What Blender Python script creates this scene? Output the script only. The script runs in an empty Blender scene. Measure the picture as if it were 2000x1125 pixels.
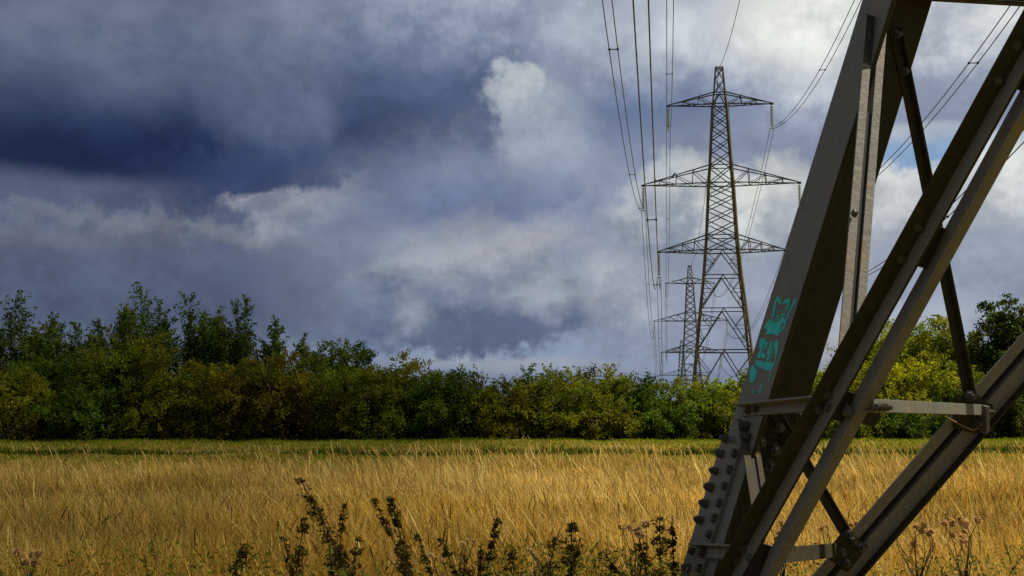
import bpy, bmesh, math, random
import numpy as np
from mathutils import Vector, Matrix

sc = bpy.context.scene
COL = sc.collection
rng = np.random.default_rng(11)
random.seed(4)

# ------------------------------------------------------------------ camera
F_PX = 2778.0
PITCH = math.atan(288 / F_PX)
EYE = Vector((0, 0, 1.6))
FWD = Vector((0, math.cos(PITCH), math.sin(PITCH)))
UPV = Vector((0, -math.sin(PITCH), math.cos(PITCH)))
RGT = Vector((1, 0, 0))


def ray(px, py):
    return FWD + RGT * ((px - 1000) / F_PX) + UPV * ((562.5 - py) / F_PX)


def at(px, py, depth):
    """the point seen at (px, py) that lies depth metres north of the camera"""
    r = ray(px, py)
    return EYE + r * (depth / r.y)


cam_d = bpy.data.cameras.new('camera')
cam_d.sensor_width = 36
cam_d.lens = 36 * F_PX / 2000
cam_d.clip_start = 0.05
cam_d.clip_end = 20000
cam = bpy.data.objects.new('camera', cam_d)
cam.location = EYE
cam.rotation_euler = (math.pi / 2 + PITCH, 0, 0)
COL.objects.link(cam)
sc.camera = cam

# ------------------------------------------------------------------ helpers


def tag(o, label=None, cat=None, group=None, kind=None):
    if label: o['label'] = label
    if cat: o['category'] = cat
    if group: o['group'] = group
    if kind: o['kind'] = kind
    return o


def empty(name, loc, rz=0.0):
    o = bpy.data.objects.new(name, None)
    o.location = loc
    o.rotation_euler = (0, 0, rz)
    o.empty_display_size = 0.3
    COL.objects.link(o)
    return o


def link(name, me, mat, parent=None):
    o = bpy.data.objects.new(name, me)
    if mat is not None and len(me.materials) == 0:
        me.materials.append(mat)
    COL.objects.link(o)
    if parent is not None:
        o.parent = parent
    return o


class MB:
    """collects vertices and faces; .build links them as one mesh object"""
    def __init__(s):
        s.v = []; s.f = []

    def add(s, vs, fs):
        n = len(s.v)
        s.v += [tuple(v) for v in vs]
        s.f += [tuple(i + n for i in f) for f in fs]

    def bar(s, a, b, w, w2=None):
        a = Vector(a); b = Vector(b)
        d = (b - a)
        if d.length < 1e-6: return
        d.normalize()
        u = d.cross(Vector((0, 0, 1)))
        if u.length < 1e-3: u = Vector((1, 0, 0))
        u.normalize(); v = d.cross(u)
        w2 = w if w2 is None else w2
        vs = []
        for p, q in ((a, w), (b, w2)):
            for su, sv in ((-1, -1), (1, -1), (1, 1), (-1, 1)):
                vs.append(p + u * su * q / 2 + v * sv * q / 2)
        s.add(vs, [(0, 3, 2, 1), (4, 5, 6, 7), (0, 1, 5, 4), (1, 2, 6, 5), (2, 3, 7, 6), (3, 0, 4, 7)])

    def angle(s, a, b, w, t, u, v):
        """steel angle: an L profile of leg width w, thickness t along a-b, legs along u and v"""
        s.extrude(a, b, u, v, [(0, 0), (w, 0), (w, t), (t, t), (t, w), (0, w)])

    def extrude(s, a, b, u, v, prof):
        a = Vector(a); b = Vector(b); n = len(prof)
        vs = [a + u * p[0] + v * p[1] for p in prof] + [b + u * p[0] + v * p[1] for p in prof]
        fs = [tuple(range(n))[::-1], tuple(range(n, 2 * n))]
        fs += [(i, (i + 1) % n, (i + 1) % n + n, i + n) for i in range(n)]
        s.add(vs, fs)

    def tube(s, pts, rads, seg=6, cap=True):
        rings = []
        n0 = len(s.v)
        for i, p in enumerate(pts):
            p = Vector(p)
            d = Vector(pts[min(i + 1, len(pts) - 1)]) - Vector(pts[max(i - 1, 0)])
            d.normalize()
            u = d.cross(Vector((0.13, 0.2, 1)))
            if u.length < 1e-3: u = Vector((1, 0, 0))
            u.normalize(); v = d.cross(u)
            r = rads[i] if hasattr(rads, '__len__') else rads
            for k in range(seg):
                a = 2 * math.pi * k / seg
                s.v.append(tuple(p + u * math.cos(a) * r + v * math.sin(a) * r))
        for i in range(len(pts) - 1):
            for k in range(seg):
                k2 = (k + 1) % seg
                s.f.append((n0 + i * seg + k, n0 + i * seg + k2, n0 + (i + 1) * seg + k2, n0 + (i + 1) * seg + k))
        if cap:
            s.f.append(tuple(n0 + k for k in range(seg))[::-1])
            s.f.append(tuple(n0 + (len(pts) - 1) * seg + k for k in range(seg)))

    def mesh(s, name='mesh', fix=True):
        me = bpy.data.meshes.new(name)
        me.from_pydata(s.v, [], s.f)
        if fix:
            bm = bmesh.new(); bm.from_mesh(me)
            bmesh.ops.recalc_face_normals(bm, faces=bm.faces)
            bm.to_mesh(me); bm.free()
        me.update()
        return me

    def build(s, name, mat, parent=None, bevel=0.0, fix=True):
        o = link(name, s.mesh(name, fix), mat, parent)
        if bevel:
            m = o.modifiers.new('bevel', 'BEVEL'); m.width = bevel; m.segments = 2; m.limit_method = 'ANGLE'
        return o


def np_mesh(name, verts, quads, cols=None):
    me = bpy.data.meshes.new(name)
    verts = np.ascontiguousarray(verts, dtype=np.float32).reshape(-1, 3)
    quads = np.ascontiguousarray(quads, dtype=np.int32).reshape(-1, 4)
    me.vertices.add(len(verts)); me.vertices.foreach_set('co', verts.ravel())
    me.loops.add(quads.size); me.loops.foreach_set('vertex_index', quads.ravel())
    me.polygons.add(len(quads))
    me.polygons.foreach_set('loop_start', np.arange(0, quads.size, 4, dtype=np.int32))
    me.polygons.foreach_set('loop_total', np.full(len(quads), 4, dtype=np.int32))
    if cols is not None:
        c = np.ones((len(verts), 4), dtype=np.float32); c[:, :3] = np.asarray(cols).reshape(-1, 3)
        at_ = me.color_attributes.new('Col', 'FLOAT_COLOR', 'POINT')
        at_.data.foreach_set('color', c.ravel())
    me.update()
    return me


# ------------------------------------------------------------------ materials
def new_mat(name):
    m = bpy.data.materials.new(name); m.use_nodes = True
    nt = m.node_tree; nt.nodes.clear()
    return m, nt, nt.nodes, nt.links


def N(nt, t, **kw):
    n = nt.nodes.new(t)
    for k, v in kw.items():
        if k == 'inp':
            for a, b in v.items(): n.inputs[a].default_value = b
        else: setattr(n, k, v)
    return n


def noise(nt, vec, scale, detail=4, rough=0.55, dist=0.0):
    n = N(nt, 'ShaderNodeTexNoise', inp={'Scale': scale, 'Detail': detail, 'Roughness': rough, 'Distortion': dist})
    nt.links.new(vec, n.inputs['Vector'])
    return n


def ramp(nt, fac, stops):
    r = N(nt, 'ShaderNodeValToRGB')
    cr = r.color_ramp
    while len(cr.elements) < len(stops): cr.elements.new(0.5)
    for e, (p, c) in zip(cr.elements, stops):
        e.position = p; e.color = (c[0], c[1], c[2], 1) if hasattr(c, '__len__') else (c, c, c, 1)
    nt.links.new(fac, r.inputs['Fac'])
    return r


def mixc(nt, fac, a, b, mode='MIX'):
    m = N(nt, 'ShaderNodeMix', data_type='RGBA', blend_type=mode)
    for sock, v in ((m.inputs[0], fac), (m.inputs[6], a), (m.inputs[7], b)):
        if isinstance(v, (int, float)): sock.default_value = v
        elif isinstance(v, (tuple, list)): sock.default_value = (v[0], v[1], v[2], 1)
        else: nt.links.new(v, sock)
    return m.outputs[2]


def painted_steel(name, base, rust=0.5, algae=0.3, bump=0.5, lich=(0.33, 0.17, 0.035), rough=0.55, scale=1.0, metal=0.0, spec=0.4):
    m, nt, nd, lk = new_mat(name)
    tc = N(nt, 'ShaderNodeTexCoord').outputs['Object']
    n1 = noise(nt, tc, 7 * scale, 6, 0.65)
    n2 = noise(nt, tc, 42 * scale, 3, 0.5)
    n3 = noise(nt, tc, 23 * scale, 8, 0.7, 0.4)
    mp = N(nt, 'ShaderNodeMapping', inp={'Scale': (1, 1, 0.17)}); lk.new(tc, mp.inputs['Vector'])
    n4 = noise(nt, mp.outputs[0], 34 * scale, 6, 0.65)
    c = mixc(nt, n1.outputs[0], tuple(x * 0.62 for x in base), tuple(x * 1.38 for x in base))
    c = mixc(nt, ramp(nt, n2.outputs[0], [(0.42, 0), (0.62, .6)]).outputs[0], c, tuple(x * 1.12 for x in base))
    # olive algae film in patches
    al = N(nt, 'ShaderNodeMath', operation='MULTIPLY', inp={1: algae})
    lk.new(ramp(nt, n3.outputs[0], [(0.38, 0), (0.66, 1)]).outputs[0], al.inputs[0])
    c = mixc(nt, al.outputs[0], c, (base[0] * 0.72, base[1] * 0.70, base[2] * 0.38))
    # rust runs and lichen
    ru = N(nt, 'ShaderNodeMath', operation='MULTIPLY', inp={1: rust})
    lk.new(ramp(nt, n4.outputs[0], [(0.55, 0), (0.63, 1)]).outputs[0], ru.inputs[0])
    ru2 = N(nt, 'ShaderNodeMath', operation='MULTIPLY'); lk.new(ru.outputs[0], ru2.inputs[0])
    lk.new(ramp(nt, n1.outputs[0], [(0.42, 0), (0.6, 1)]).outputs[0], ru2.inputs[1])
    c = mixc(nt, ru2.outputs[0], c, lich)
    # small dark chips
    vor = N(nt, 'ShaderNodeTexVoronoi', inp={'Scale': 26 * scale, 'Randomness': 1.0}); lk.new(tc, vor.inputs['Vector'])
    chip = ramp(nt, vor.outputs['Distance'], [(0.05, 0.55), (0.085, 0)])
    c = mixc(nt, chip.outputs[0], c, (0.02, 0.016, 0.012))
    b = N(nt, 'ShaderNodeBsdfPrincipled', inp={'Roughness': rough, 'Metallic': metal, 'Specular IOR Level': spec})
    lk.new(c, b.inputs['Base Color'])
    h = N(nt, 'ShaderNodeMath', operation='MULTIPLY_ADD', inp={1: 0.6}); lk.new(n2.outputs[0], h.inputs[0]); lk.new(n3.outputs[0], h.inputs[2])
    bp = N(nt, 'ShaderNodeBump', inp={'Strength': bump, 'Distance': 0.0028 / scale}); lk.new(h.outputs[0], bp.inputs['Height'])
    lk.new(bp.outputs[0], b.inputs['Normal'])
    o = N(nt, 'ShaderNodeOutputMaterial'); lk.new(b.outputs[0], o.inputs[0])
    return m


def leafy(name, trans=0.35, rough=0.6, tcol=(1.25, 1.25, 0.7), var=0.25, spec=0.3, nscale=3.0):
    m, nt, nd, lk = new_mat(name)
    a = N(nt, 'ShaderNodeAttribute', attribute_name='Col')
    tc = N(nt, 'ShaderNodeTexCoord').outputs['Object']
    n1 = noise(nt, tc, nscale, 3)
    c = mixc(nt, 1.0, a.outputs['Color'], ramp(nt, n1.outputs[0], [(0.3, 1 - var), (0.7, 1 + var)]).outputs[0], 'MULTIPLY')
    b = N(nt, 'ShaderNodeBsdfPrincipled', inp={'Roughness': rough, 'Specular IOR Level': spec}); lk.new(c, b.inputs['Base Color'])
    t = N(nt, 'ShaderNodeBsdfTranslucent')
    lk.new(mixc(nt, 1.0, c, tcol, 'MULTIPLY'), t.inputs['Color'])
    mx = N(nt, 'ShaderNodeMixShader', inp={0: trans}); lk.new(b.outputs[0], mx.inputs[1]); lk.new(t.outputs[0], mx.inputs[2])
    o = N(nt, 'ShaderNodeOutputMaterial'); lk.new(mx.outputs[0], o.inputs[0])
    return m


def plain(name, col, rough=0.6, metal=0.0, var=0.2, scale=8.0):
    m, nt, nd, lk = new_mat(name)
    tc = N(nt, 'ShaderNodeTexCoord').outputs['Object']
    n1 = noise(nt, tc, scale, 5)
    c = mixc(nt, n1.outputs[0], tuple(x * (1 - var) for x in col), tuple(x * (1 + var) for x in col))
    b = N(nt, 'ShaderNodeBsdfPrincipled', inp={'Roughness': rough, 'Metallic': metal}); lk.new(c, b.inputs['Base Color'])
    o = N(nt, 'ShaderNodeOutputMaterial'); lk.new(b.outputs[0], o.inputs[0])
    return m


M_STEEL = painted_steel('painted_steel', (0.182, 0.168, 0.154), rust=0.75, algae=0.16, bump=0.45)
M_STEEL_LIGHT = painted_steel('worn_light_steel', (0.20, 0.185, 0.165), rust=0.9, algae=0.25, bump=1.0)
M_TIE = painted_steel('tie_steel', (0.145, 0.145, 0.125), rust=0.5, algae=0.35, bump=0.8)
M_STEEL_DARK = painted_steel('shaded_algae_steel', (0.046, 0.041, 0.026), rust=0.12, algae=0.6, bump=0.6, rough=0.75, spec=0.12)  # dark copy of the steel: shade in the colour, plus olive algae
M_DRYST = plain('dry_stalk_fibre', (.34, .24, .11), .9)
M_GRIME_SHADE = plain('grime_and_shade_black', (0.012, 0.011, 0.009), .8)  # black for the grimy packs and for the shade strips in gaps
M_MATT = painted_steel('matt_weathered_steel', (0.085, 0.075, 0.06), rust=0.6, algae=0.3, bump=0.6, rough=0.95, spec=0.0)
M_BOLT = painted_steel('bolt_steel', (0.075, 0.07, 0.065), rust=0.3, algae=0.3, bump=0.8, scale=2.0)
M_TEAL, tnt, _, tlk = new_mat('teal_paint')
tcw = N(tnt, 'ShaderNodeTexCoord').outputs['Object']
tn1 = noise(tnt, tcw, 55, 6, 0.7); tn2 = noise(tnt, tcw, 14, 4, 0.6)
tcc = mixc(tnt, ramp(tnt, tn2.outputs[0], [(0.35, 0), (0.7, 1)]).outputs[0], (0.003, 0.58, 0.54), (0.01, 0.80, 0.76))
tcc = mixc(tnt, ramp(tnt, tn1.outputs[0], [(0.60, 0), (0.68, 0.75)]).outputs[0], tcc, (0.14, 0.13, 0.105))
tb = N(tnt, 'ShaderNodeBsdfPrincipled', inp={'Roughness': 0.5}); tlk.new(tcc, tb.inputs['Base Color'])
to_ = N(tnt, 'ShaderNodeOutputMaterial'); tlk.new(tb.outputs[0], to_.inputs[0])
M_FAR = painted_steel('lichened_steel', (0.05, 0.048, 0.035), rust=0.0, algae=0.7, bump=0.0, scale=0.06)
M_FAR_LEG = painted_steel('lichened_leg_steel', (0.11, 0.085, 0.04), rust=1.0, algae=0.4, bump=0.0, scale=0.05, lich=(0.30, 0.20, 0.05))
M_HAZED = plain('hazed_steel', (0.12, 0.135, 0.16), 0.6, 0.0, scale=0.2)  # far pylons: distance haze put into a paler, bluer steel colour
M_WIRE = plain('aluminium_wire', (0.045, 0.05, 0.058), 0.5, 0.2, scale=1.0)
M_GLASS = plain('insulator_glass', (0.42, 0.46, 0.46), 0.25, 0.0, scale=4.0)
M_BARK = plain('bark', (0.045, 0.036, 0.026), 0.9, scale=5)
M_LEAF = leafy('leaves', 0.38, 0.6, var=0.3, nscale=1.3, spec=0.12)
M_STRAW = leafy('straw_grass', 0.35, 0.7, tcol=(1.15, 1.0, 0.65), var=0.2, nscale=0.6, spec=0.05)
M_SHORT = leafy('short_grass', 0.3, 0.7, var=0.25, nscale=0.5, spec=0.05)
M_DRY = leafy('dry_plant', 0.15, 0.8, tcol=(1, 1, 0.7), var=0.3, nscale=20, spec=0.03)
M_FLUFF = leafy('thistle_down', 0.45, 0.9, tcol=(1, .95, .8), var=0.1, nscale=20, spec=0.0)
M_BIRD = plain('black_feathers', (0.02, 0.02, 0.022), 0.6)
M_POST = plain('grey_post_paint', (0.30, 0.31, 0.30), 0.6)

# ------------------------------------------------------------------ sun and sky
SUN_EL = math.radians(55)
sun_dir = Vector((math.cos(SUN_EL) * 0.99, 0.13 * math.cos(SUN_EL), math.sin(SUN_EL))).normalized()
sd = bpy.data.lights.new('sun', 'SUN'); sd.energy = 5.0; sd.angle = math.radians(0.5); sd.color = (1.0, 0.91, 0.74)
so = bpy.data.objects.new('sun', sd); COL.objects.link(so)
so.rotation_euler = sun_dir.to_track_quat('Z', 'Y').to_euler()
so.location = (60, 0, 80)

world = bpy.data.worlds.new('World'); sc.world = world; world.use_nodes = True
nt = world.node_tree; nt.nodes.clear(); lk = nt.links


def mth(op, a, b=None, c=None, clamp=False):
    m = N(nt, 'ShaderNodeMath', operation=op, use_clamp=clamp)
    for i, v in enumerate((a, b, c)):
        if v is None: continue
        if isinstance(v, (int, float)): m.inputs[i].default_value = v
        else: lk.new(v, m.inputs[i])
    return m.outputs[0]


def vmth(op, a, b):
    m = N(nt, 'ShaderNodeVectorMath', operation=op)
    for i, v in enumerate((a, b)):
        if isinstance(v, tuple): m.inputs[i].default_value = v
        else: lk.new(v, m.inputs[i])
    return m


def sstep(v, lo, hi, tmin=0.0, tmax=1.0):
    m = N(nt, 'ShaderNodeMapRange', interpolation_type='SMOOTHSTEP')
    m.inputs[1].default_value = lo; m.inputs[2].default_value = hi
    m.inputs[3].default_value = tmin; m.inputs[4].default_value = tmax
    lk.new(v, m.inputs[0])
    return m.outputs[0]


def srgb(r, g, b):
    f = lambda c: (c / 255 / 12.92) if c / 255 <= 0.04045 else ((c / 255 + 0.055) / 1.055) ** 2.4
    return (f(r), f(g), f(b))


tco = N(nt, 'ShaderNodeTexCoord').outputs['Generated']
sx = N(nt, 'ShaderNodeSeparateXYZ'); lk.new(tco, sx.inputs[0])
A = mth('MULTIPLY', mth('ARCTAN2', sx.outputs[0], sx.outputs[1]), 27.78)
B = mth('MULTIPLY', mth('ARCSINE', sx.outputs[2]), 27.78)
cmb = N(nt, 'ShaderNodeCombineXYZ'); lk.new(A, cmb.inputs[0]); lk.new(B, cmb.inputs[1])
AB = cmb.outputs[0]


def sky_uv(px, py):
    d = ray(px, py).normalized()
    return math.atan2(d.x, d.y) * 27.78, math.asin(d.z) * 27.78


def skynoise(scale, detail=6, rough=0.55, off=(0, 0, 0), sq=1.0, dist=0.0):
    v = vmth('ADD', vmth('MULTIPLY', AB, (1, sq, 1)).outputs[0], off).outputs[0]
    return noise(nt, v, scale, detail, rough, dist)


wn = skynoise(0.45, 5, 0.6, (3, 7, 1))
wv = vmth('SUBTRACT', wn.outputs['Color'], (0.5, 0.5, 0.5)).outputs[0]
wn2 = skynoise(1.7, 6, 0.62, (13, 2, 5))
wv2 = vmth('SUBTRACT', wn2.outputs['Color'], (0.5, 0.5, 0.5)).outputs[0]
W = vmth('ADD', vmth('ADD', AB, vmth('MULTIPLY', wv, (2.6, 1.7, 0)).outputs[0]).outputs[0], vmth('MULTIPLY', wv2, (0.75, 0.65, 0)).outputs[0]).outputs[0]
WL = vmth('ADD', AB, vmth('MULTIPLY', wv, (2.0, 0.5, 0)).outputs[0]).outputs[0]
WM = vmth('ADD', AB, vmth('MULTIPLY', wv2, (1.5, 1.3, 0)).outputs[0]).outputs[0]
bil = skynoise(0.8, 8, 0.55, (1, 9, 4), 1.25)          # billow detail
bil2 = skynoise(0.33, 6, 0.5, (21, 4, 2), 1.9)          # broad flat banks
fine = skynoise(3.2, 5, 0.6, (2, 2, 8), 1.1)

sky = N(nt, 'ShaderNodeTexSky', sky_type='NISHITA', sun_disc=False, sun_elevation=SUN_EL,
        sun_rotation=math.atan2(sun_dir.x, sun_dir.y))
blue = vmth('MULTIPLY', sky.outputs[0], (0.1, 0.1, 0.1)).outputs[0]
STATE = {'c': None}
# everything outside the part of the sky the photograph shows: broken bright cloud over Nishita blue
gen = ramp(nt, bil2.outputs[0], [(0.34, srgb(66, 72, 86)), (0.5, srgb(104, 108, 118)), (0.62, srgb(156, 156, 156))]).outputs[0]
STATE['c'] = mixc(nt, sstep(bil.outputs[0], 0.36, 0.5), blue, gen)


def cloud(px, py, rx, ry, top, bot, edge=0.5, amt=0.5, op=1.0, warp='W', det=0.5, rot=0.0, gr=0.5, nz=None):
    """a bank of cloud centred on a direction of the sky; edge = softness, amt = raggedness, det = billow contrast"""
    cx, cy = sky_uv(px, py)
    src = {'W': W, 'L': WL, 'N': AB, 'M': WM}[warp]
    d = vmth('SUBTRACT', src, (cx, cy, 0)).outputs[0]
    if rot:
        vr = N(nt, 'ShaderNodeVectorRotate', rotation_type='Z_AXIS'); lk.new(d, vr.inputs['Vector']); vr.inputs['Angle'].default_value = math.radians(rot)
        d = vr.outputs[0]
    q = vmth('DIVIDE', d, (rx / 100, ry / 100, 1)).outputs[0]
    ln = N(nt, 'ShaderNodeVectorMath', operation='LENGTH'); lk.new(q, ln.inputs[0])
    dd = mth('MULTIPLY_ADD', mth('SUBTRACT', (nz or bil).outputs[0], 0.5), amt * 2, ln.outputs['Value'])
    if nz is None: dd = mth('MULTIPLY_ADD', mth('SUBTRACT', fine.outputs[0], 0.5), amt * 1.5, dd)
    mask = mth('MULTIPLY', sstep(dd, 1 - edge, 1 + edge, 1, 0), op)
    sp = N(nt, 'ShaderNodeSeparateXYZ'); lk.new(q, sp.inputs[0])
    t = mth('MULTIPLY_ADD', sp.outputs[1], gr, 0.5)
    t = mth('MULTIPLY_ADD', mth('SUBTRACT', bil.outputs[0], 0.5), det * 2.2, t)
    t = mth('MULTIPLY_ADD', mth('SUBTRACT', fine.outputs[0], 0.5), det * 0.7, t, clamp=True)
    STATE['c'] = mixc(nt, mask, STATE['c'], mixc(nt, t, srgb(*bot), srgb(*top)))


# back to front, in the order the banks lie over one another
cloud(1000, 500, 1500, 900, (128, 138, 168), (104, 116, 148), 0.35, 0.1, 1.0, 'N', 0.5)
cloud(250, 120, 900, 330, (102, 111, 138), (78, 90, 122), 0.45, 0.25, 1.0, 'W', 0.5)
cloud(1100, 60, 520, 200, (166, 172, 196), (112, 124, 162), 0.5, 0.3, 0.95, 'W', 0.9)
cloud(1600, 110, 420, 190, (214, 216, 228), (142, 150, 182), 0.55, 0.3, 0.95, 'W', 0.7)
cloud(1590, 50, 150, 85, (250, 248, 246), (222, 222, 230), 0.6, 0.2, 0.95, 'N', 0.4)
cloud(1900, 60, 260, 120, (222, 222, 230), (150, 158, 186), 0.5, 0.4, 0.8, 'W', 0.9)
cloud(800, 250, 330, 180, (98, 111, 150), (72, 88, 130), 0.6, 0.25, 0.9, 'W', 0.5)
cloud(760, 330, 260, 60, (80, 95, 136), (58, 74, 116), 0.7, 0.25, 0.85, 'L', 0.4)
cloud(330, 255, 660, 120, (60, 74, 110), (34, 47, 84), 0.75, 0.18, 0.95, 'N', 0.35, nz=bil2)
cloud(230, 298, 520, 62, (34, 47, 84), (25, 36, 70), 0.75, 0.18, 0.95, 'N', 0.25, nz=bil2)
cloud(560, 215, 130, 120, (102, 112, 144), (76, 90, 128), 0.4, 0.25, 0.85, 'W', 0.6)
cloud(300, 70, 330, 110, (112, 120, 146), (92, 104, 136), 0.6, 0.4, 0.7, 'W', 0.8)
cloud(1270, 265, 260, 95, (104, 120, 160), (80, 97, 140), 0.5, 0.25, 0.95, 'L', 0.4)
cloud(1650, 300, 420, 80, (150, 156, 184), (108, 120, 158), 0.6, 0.3, 0.7, 'L', 0.5)
# lower half
cloud(150, 540, 700, 140, (92, 100, 130), (76, 86, 116), 0.5, 0.25, 1.0, 'N', 0.5)
cloud(200, 390, 420, 40, (96, 102, 134), (60, 70, 106), 0.6, 0.35, 0.7, 'L', 0.6)
cloud(600, 350, 250, 48, (60, 75, 116), (46, 61, 102), 0.6, 0.35, 0.9, 'M', 0.4)
cloud(850, 325, 180, 45, (78, 92, 134), (66, 82, 124), 0.7, 0.25, 0.85, 'N', 0.4)
cloud(330, 450, 400, 24, (128, 131, 149), (98, 104, 128), 0.8, 0.5, 0.75, 'M', 0.8, rot=4)
cloud(60, 470, 200, 24, (112, 114, 134), (90, 95, 120), 0.8, 0.3, 0.7, 'N', 0.7)
cloud(590, 425, 135, 45, (166, 166, 184), (112, 118, 148), 0.35, 0.6, 0.85, 'W', 0.9, rot=-16)
cloud(470, 395, 60, 20, (160, 160, 178), (110, 116, 146), 0.4, 0.6, 0.7, 'W', 0.9)
cloud(1150, 520, 520, 230, (150, 156, 182), (116, 126, 158), 0.5, 0.3, 0.9, 'W', 0.9)
cloud(960, 395, 210, 60, (116, 130, 170), (92, 108, 150), 0.6, 0.3, 0.8, 'L', 0.4)
cloud(1080, 305, 105, 52, (160, 168, 192), (138, 148, 178), 0.5, 0.5, 0.8, 'W', 0.8)
cloud(1062, 245, 100, 115, (164, 171, 194), (142, 151, 180), 0.6, 0.5, 0.65, 'W', 0.8)
cloud(1030, 235, 62, 85, (180, 185, 203), (150, 158, 184), 0.5, 0.85, 0.7, 'M', 0.9)
cloud(1008, 185, 48, 52, (210, 213, 222), (160, 167, 190), 0.5, 0.85, 0.75, 'M', 0.9)
cloud(1080, 690, 380, 46, (146, 160, 190), (132, 147, 180), 0.7, 0.25, 0.9, 'N', 0.2)
cloud(1000, 712, 210, 14, (176, 172, 182), (150, 152, 172), 0.7, 0.5, 0.5, 'L', 0.4)
cloud(1000, 470, 200, 48, (168, 168, 186), (130, 138, 168), 0.5, 0.5, 0.7, 'W', 0.9)
cloud(920, 580, 240, 112, (150, 156, 176), (92, 104, 136), 0.14, 0.32, 0.97, 'M', 0.9, gr=0.7)
cloud(860, 662, 230, 28, (100, 110, 140), (84, 97, 132), 0.6, 0.3, 0.7, 'M', 0.4)
cloud(1060, 605, 95, 48, (158, 163, 184), (96, 107, 142), 0.25, 0.3, 0.8, 'N', 0.9, gr=0.8)
cloud(880, 535, 120, 55, (162, 164, 184), (116, 126, 156), 0.2, 0.4, 0.65, 'N', 0.9, gr=0.8)
cloud(1000, 490, 120, 45, (172, 172, 188), (130, 138, 166), 0.2, 0.4, 0.6, 'W', 0.9, gr=0.8)
cloud(720, 600, 60, 60, (112, 122, 152), (92, 104, 140), 0.2, 0.3, 0.7, 'N', 0.7)
cloud(1230, 590, 80, 100, (182, 184, 200), (132, 140, 168), 0.4, 0.5, 0.7, 'W', 0.9)
cloud(1440, 420, 230, 100, (214, 214, 218), (136, 145, 170), 0.3, 0.5, 0.88, 'M', 1.2)
cloud(1300, 370, 70, 70, (200, 202, 210), (146, 154, 178), 0.35, 0.6, 0.7, 'M', 0.9)
cloud(1560, 620, 300, 130, (168, 172, 194), (132, 140, 172), 0.5, 0.3, 0.8, 'W', 0.7)
cloud(1640, 690, 70, 60, (208, 198, 192), (160, 160, 178), 0.6, 0.5, 0.6, 'W', 0.8)
cloud(1830, 300, 150, 42, (142, 168, 208), (122, 152, 200), 0.4, 0.25, 0.9, 'L', 0.1)
cloud(1790, 262, 110, 16, (186, 192, 210), (160, 170, 198), 0.6, 0.4, 0.8, 'L', 0.5)
cloud(1790, 400, 230, 75, (216, 216, 224), (164, 168, 188), 0.22, 0.45, 0.95, 'W', 0.9)
cloud(1970, 370, 110, 100, (222, 222, 228), (170, 174, 194), 0.25, 0.45, 0.95, 'W', 0.9)
cloud(1850, 555, 330, 90, (166, 172, 194), (136, 146, 176), 0.6, 0.3, 0.85, 'W', 0.7)
cloud(1880, 640, 260, 40, (184, 190, 206), (150, 158, 182), 0.7, 0.3, 0.6, 'L', 0.6)

rel = mth('ADD', mth('MULTIPLY', bil.outputs[0], 0.62), mth('MULTIPLY', fine.outputs[0], 0.38))
rel = sstep(rel, 0.34, 0.66, 0.90, 1.10)
STATE['c'] = mixc(nt, 1.0, STATE['c'], rel, 'MULTIPLY')
bg = N(nt, 'ShaderNodeBackground', inp={'Strength': 0.1})
lk.new(vmth('MULTIPLY', STATE['c'], (8.0, 8.3, 7.5)).outputs[0], bg.inputs['Color'])
wo = N(nt, 'ShaderNodeOutputWorld'); lk.new(bg.outputs[0], wo.inputs[0])
world.cycles.sampling_method = 'MANUAL'; world.cycles.sample_map_resolution = 512


# ------------------------------------------------------------------ terrain
def sm(x, a, b):
    t = np.clip((x - a) / (b - a), 0, 1)
    return t * t * (3 - 2 * t)


def wob(x, y, s=1.0):
    return (np.sin(x * 0.9 * s + 1.3) * np.cos(y * 0.7 * s + 0.4) + 0.6 * np.sin(x * 2.3 * s + y * 1.9 * s) + 0.4 * np.sin(x * 0.31 * s - y * 0.23 * s + 2))


def ground_z(x, y):
    x = np.asarray(x, float); y = np.asarray(y, float)
    edge = y + 0.6 * np.sin(x * 0.11) + 0.3 * np.sin(x * 0.43 + 1)
    z = 0.95 * sm(edge, 36.5, 42.5) + 0.05 * sm(edge, 43, 49) + 0.16 * sm(edge, 45.4, 46.6) + 0.23 * sm(edge, 50.5, 55.5)
    z = z + 0.022 * wob(x, y) * (0.5 + sm(y, 36, 42))
    return z - 0.06 * sm(y, 57, 75) * 1.0


xs = np.concatenate([np.linspace(-1500, -60, 40), np.linspace(-58, 58, 260), np.linspace(60, 1500, 40)])
ys = np.concatenate([np.linspace(-200, 0, 20), np.linspace(0.4, 34, 70), np.linspace(34.3, 62, 110), np.linspace(63, 300, 50), np.linspace(320, 3500, 40)])
X, Y = np.meshgrid(xs, ys)
V = np.stack([X, Y, ground_z(X, Y)], -1).reshape(-1, 3)
nx = len(xs); ny = len(ys)
ii, jj = np.meshgrid(np.arange(nx - 1), np.arange(ny - 1)); base = (jj * nx + ii).ravel()
Q = np.stack([base, base + 1, base + nx + 1, base + nx], -1)
me = np_mesh('ground', V, Q)
me.polygons.foreach_set('use_smooth', np.ones(len(me.polygons), bool))
gm, gnt, _, glk = new_mat('field_soil')
tc = N(gnt, 'ShaderNodeTexCoord').outputs['Object']
na = noise(gnt, tc, 0.35, 6, 0.6); nb = noise(gnt, tc, 5, 6, 0.7)
c1 = ramp(gnt, na.outputs[0], [(0.3, (0.20, 0.14, 0.035)), (0.5, (0.14, 0.13, 0.022)), (0.68, (0.08, 0.115, 0.012))]).outputs[0]
c2 = mixc(gnt, ramp(gnt, nb.outputs[0], [(0.4, 0), (0.65, 1)]).outputs[0], c1, (0.22, 0.15, 0.045))
bs = N(gnt, 'ShaderNodeBsdfPrincipled', inp={'Roughness': 0.95, 'Specular IOR Level': 0.0}); glk.new(c2, bs.inputs['Base Color'])
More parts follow.
